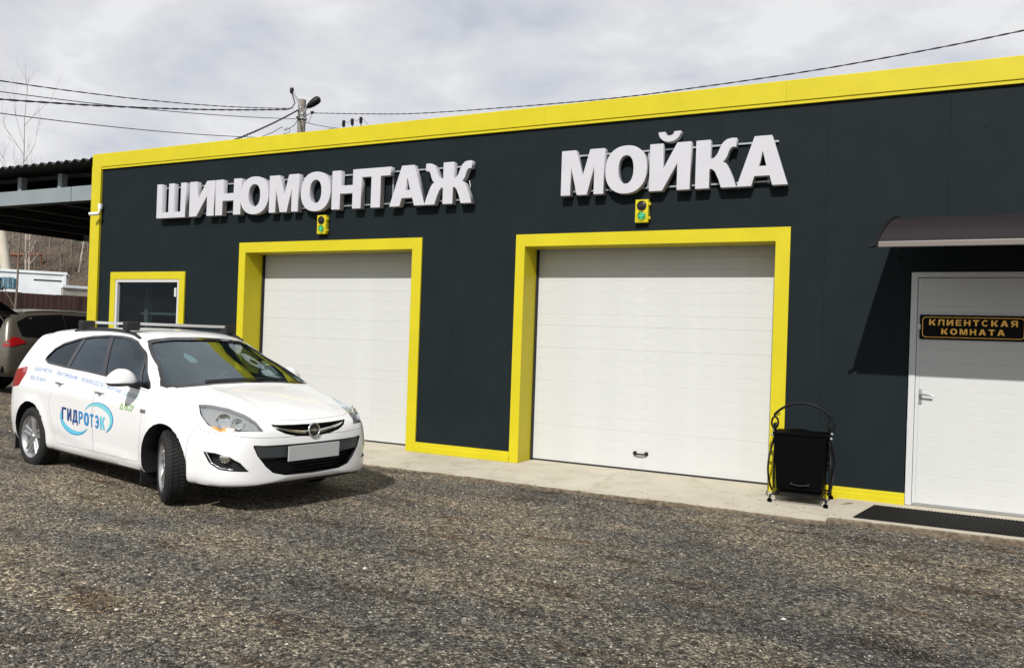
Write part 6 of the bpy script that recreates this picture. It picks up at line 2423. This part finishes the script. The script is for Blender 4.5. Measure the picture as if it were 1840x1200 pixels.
def wire(p0, p1, sag, rad, name, label, m_='wire', twist=False):
    n = 46
    pts = []
    for i in range(n + 1):
        f = i / n
        p = p0.lerp(p1, f)
        p.z -= sag * 4 * f * (1 - f)
        pts.append(p)
    mb = MB()
    if twist:
        # a bundle of three cores wound round each other
        ax_ = (p1 - p0).normalized(); u1 = ax_.cross(Vector((0, 0, 1))).normalized(); u2 = ax_.cross(u1)
        fine = []
        for i in range(240):
            f = i / 239
            p = p0.lerp(p1, f); p.z -= sag * 4 * f * (1 - f)
            fine.append((p, f))
        for k in range(2):
            mb.tube([p + (u1 * math.cos(f * 95 + k * PI) + u2 * math.sin(f * 95 + k * PI)) * rad * 0.8 for p, f in fine], rad, 5)
    else:
        mb.tube(pts, rad, 5)
    return tag(mb.build(name, m_, smooth=60), label, 'wire', 'overhead wires')


LX = -90
wire(W(527, 195), far(LX, 131, 13.0), 0.15, 0.007, 'overhead_wire', 'topmost thin wire running left from the utility pole', 'wire', True)
wire(W(517, 197), far(LX, 171.5, 14.5), 0.10, 0.012, 'overhead_wire', 'thick twisted cable running left from the utility pole', 'wire', True)
wire(W(535, 214), far(LX, 152, 15.0), 0.12, 0.010, 'overhead_wire', 'thin grey wire crossing the thick cable left of the pole', 'wire_grey')
wire(W(470, 247.5), far(LX, 191, 15.0), 0.10, 0.010, 'overhead_wire', 'lowest wire left of the utility pole', 'wire')
wire(W(536, 198), far(395, 262, 17.5), 0.05, 0.015, 'overhead_wire', 'thick wire dropping steeply left behind the roof edge', 'wire', True)
wire(W(548, 220), W(608, 231, 26), 0.02, 0.010, 'overhead_wire', 'short wire from the pole to the three insulators', 'wire_grey')
# the long wire hangs in one upright plane; its sag is read off at several places
pA, pB = W(562, 203.5), far(1900, 42, 10.5)
nrm = (pB - pA).cross(Vector((0, 0, 1))).normalized()
ctrl = [pA]
for px, py in ((660, 205), (752, 204.0), (935, 191.5), (1105, 176.5), (1246, 158.5), (1458, 127.5), (1670, 89.5), (1840, 55.0)):
    d1 = far(px, py, 1.0) - CAM_POS
    ctrl.append(CAM_POS + d1 * ((pA - CAM_POS).dot(nrm) / d1.dot(nrm)))
ctrl.append(pB)
ctrl.append(pB + (pB - ctrl[-2]) * 3)
fine = [Vector(p) for p in spline_pts([tuple(p) for p in ctrl], 260)]
m = MB()
for k in range(2):
    m.tube([p + Vector((0, math.cos(i * 0.9 + k * PI), math.sin(i * 0.9 + k * PI))) * 0.006 for i, p in enumerate(fine)], 0.0072, 5)
tag(m.build('overhead_wire', 'wire', smooth=60), 'long wire running right from the pole above the roof', 'wire', 'overhead wires')
# ------------------------------------------------------------------ loose stones on the yard
def stones(n, seed):
    r = np.random.default_rng(seed)
    base = np.array([(1, 0, 0), (-1, 0, 0), (0, 1, 0), (0, -1, 0), (0, 0, 1), (0, 0, -1)], float)
    tri = np.array([(0, 2, 4), (2, 1, 4), (1, 3, 4), (3, 0, 4), (2, 0, 5), (1, 2, 5), (3, 1, 5), (0, 3, 5)])
    # spread over the yard in front of the camera, denser close by
    dep = 2.6 + 15.0 * r.random(n) ** 1.7
    lat = (r.random(n) * 2 - 1) * (dep * 0.72 + 0.4)
    X = CAM_POS.x + _fw.x * dep + _r0.x * lat
    Y = CAM_POS.y + _fw.y * dep + _r0.y * lat
    ok = (Y < -1.36) & (X > -24)
    X, Y, dep = X[ok], Y[ok], dep[ok]
    k = 260                                  # some have been kicked onto the concrete
    X[:k] = r.uniform(-7.8, -0.8, k); Y[:k] = -1.32 + 0.75 * r.random(k) ** 2.2; dep[:k] = 6
    n = len(X)
    size = 0.0028 + 0.0052 * r.random(n) ** 2.0
    big = r.random(n) < 0.02
    size[big] *= 1.5 + 1.3 * r.random(big.sum())
    size *= 1 + 0.04 * np.maximum(0, dep - 5)
    Z = np.array([gz(x, y) for x, y in zip(X, Y)]) + 0.012 * np.sin(X * 1.3 + 0.7 * Y) * np.sin(Y * 1.1 - 0.4 * X)
    Z[:k] = ZS
    V = np.repeat(base[None], n, 0) * (1 + 0.45 * (r.random((n, 6, 1)) - 0.5)) + 0.35 * (r.random((n, 6, 3)) - 0.5)
    V = V * size[:, None, None] * np.stack([0.8 + 0.7 * r.random(n), 0.8 + 0.5 * r.random(n), 0.45 + 0.4 * r.random(n)], 1)[:, None, :]
    a = r.random(n) * 2 * PI
    c, s = np.cos(a)[:, None], np.sin(a)[:, None]
    x = V[..., 0] * c - V[..., 1] * s; y = V[..., 0] * s + V[..., 1] * c
    V[..., 0] = x + X[:, None]; V[..., 1] = y + Y[:, None]; V[..., 2] += (Z + size * 0.25)[:, None]
    Fc = (tri[None] + (np.arange(n) * 6)[:, None, None]).reshape(-1, 3)
    me = bpy.data.meshes.new('loose_stones')
    me.vertices.add(n * 6); me.vertices.foreach_set('co', V.reshape(-1).astype(np.float32))
    nf = len(Fc)
    me.loops.add(nf * 3); me.loops.foreach_set('vertex_index', Fc.reshape(-1).astype(np.int32))
    me.polygons.add(nf); me.polygons.foreach_set('loop_start', np.arange(0, nf * 3, 3, dtype=np.int32))
    me.update(calc_edges=True)
    tone = np.array([(0.055, 0.052, 0.047), (0.095, 0.090, 0.080), (0.15, 0.138, 0.118), (0.23, 0.215, 0.19), (0.10, 0.105, 0.115), (0.12, 0.085, 0.06), (0.42, 0.41, 0.39)])
    pick = r.choice(7, n, p=[0.22, 0.27, 0.22, 0.10, 0.10, 0.06, 0.03])
    colr = tone[pick] * np.array([1.2, 1.14, 1.05]) * (0.8 + 0.4 * r.random((n, 1)))
    at = me.attributes.new('tone', 'FLOAT_COLOR', 'POINT')
    rgba = np.ones((n, 6, 4), np.float32); rgba[..., :3] = colr[:, None, :]
    at.data.foreach_set('color', rgba.reshape(-1))
    o = link('loose_stones', me, 'loose_stone')
    return struct(o, 'stuff')


stones(90000, 2)
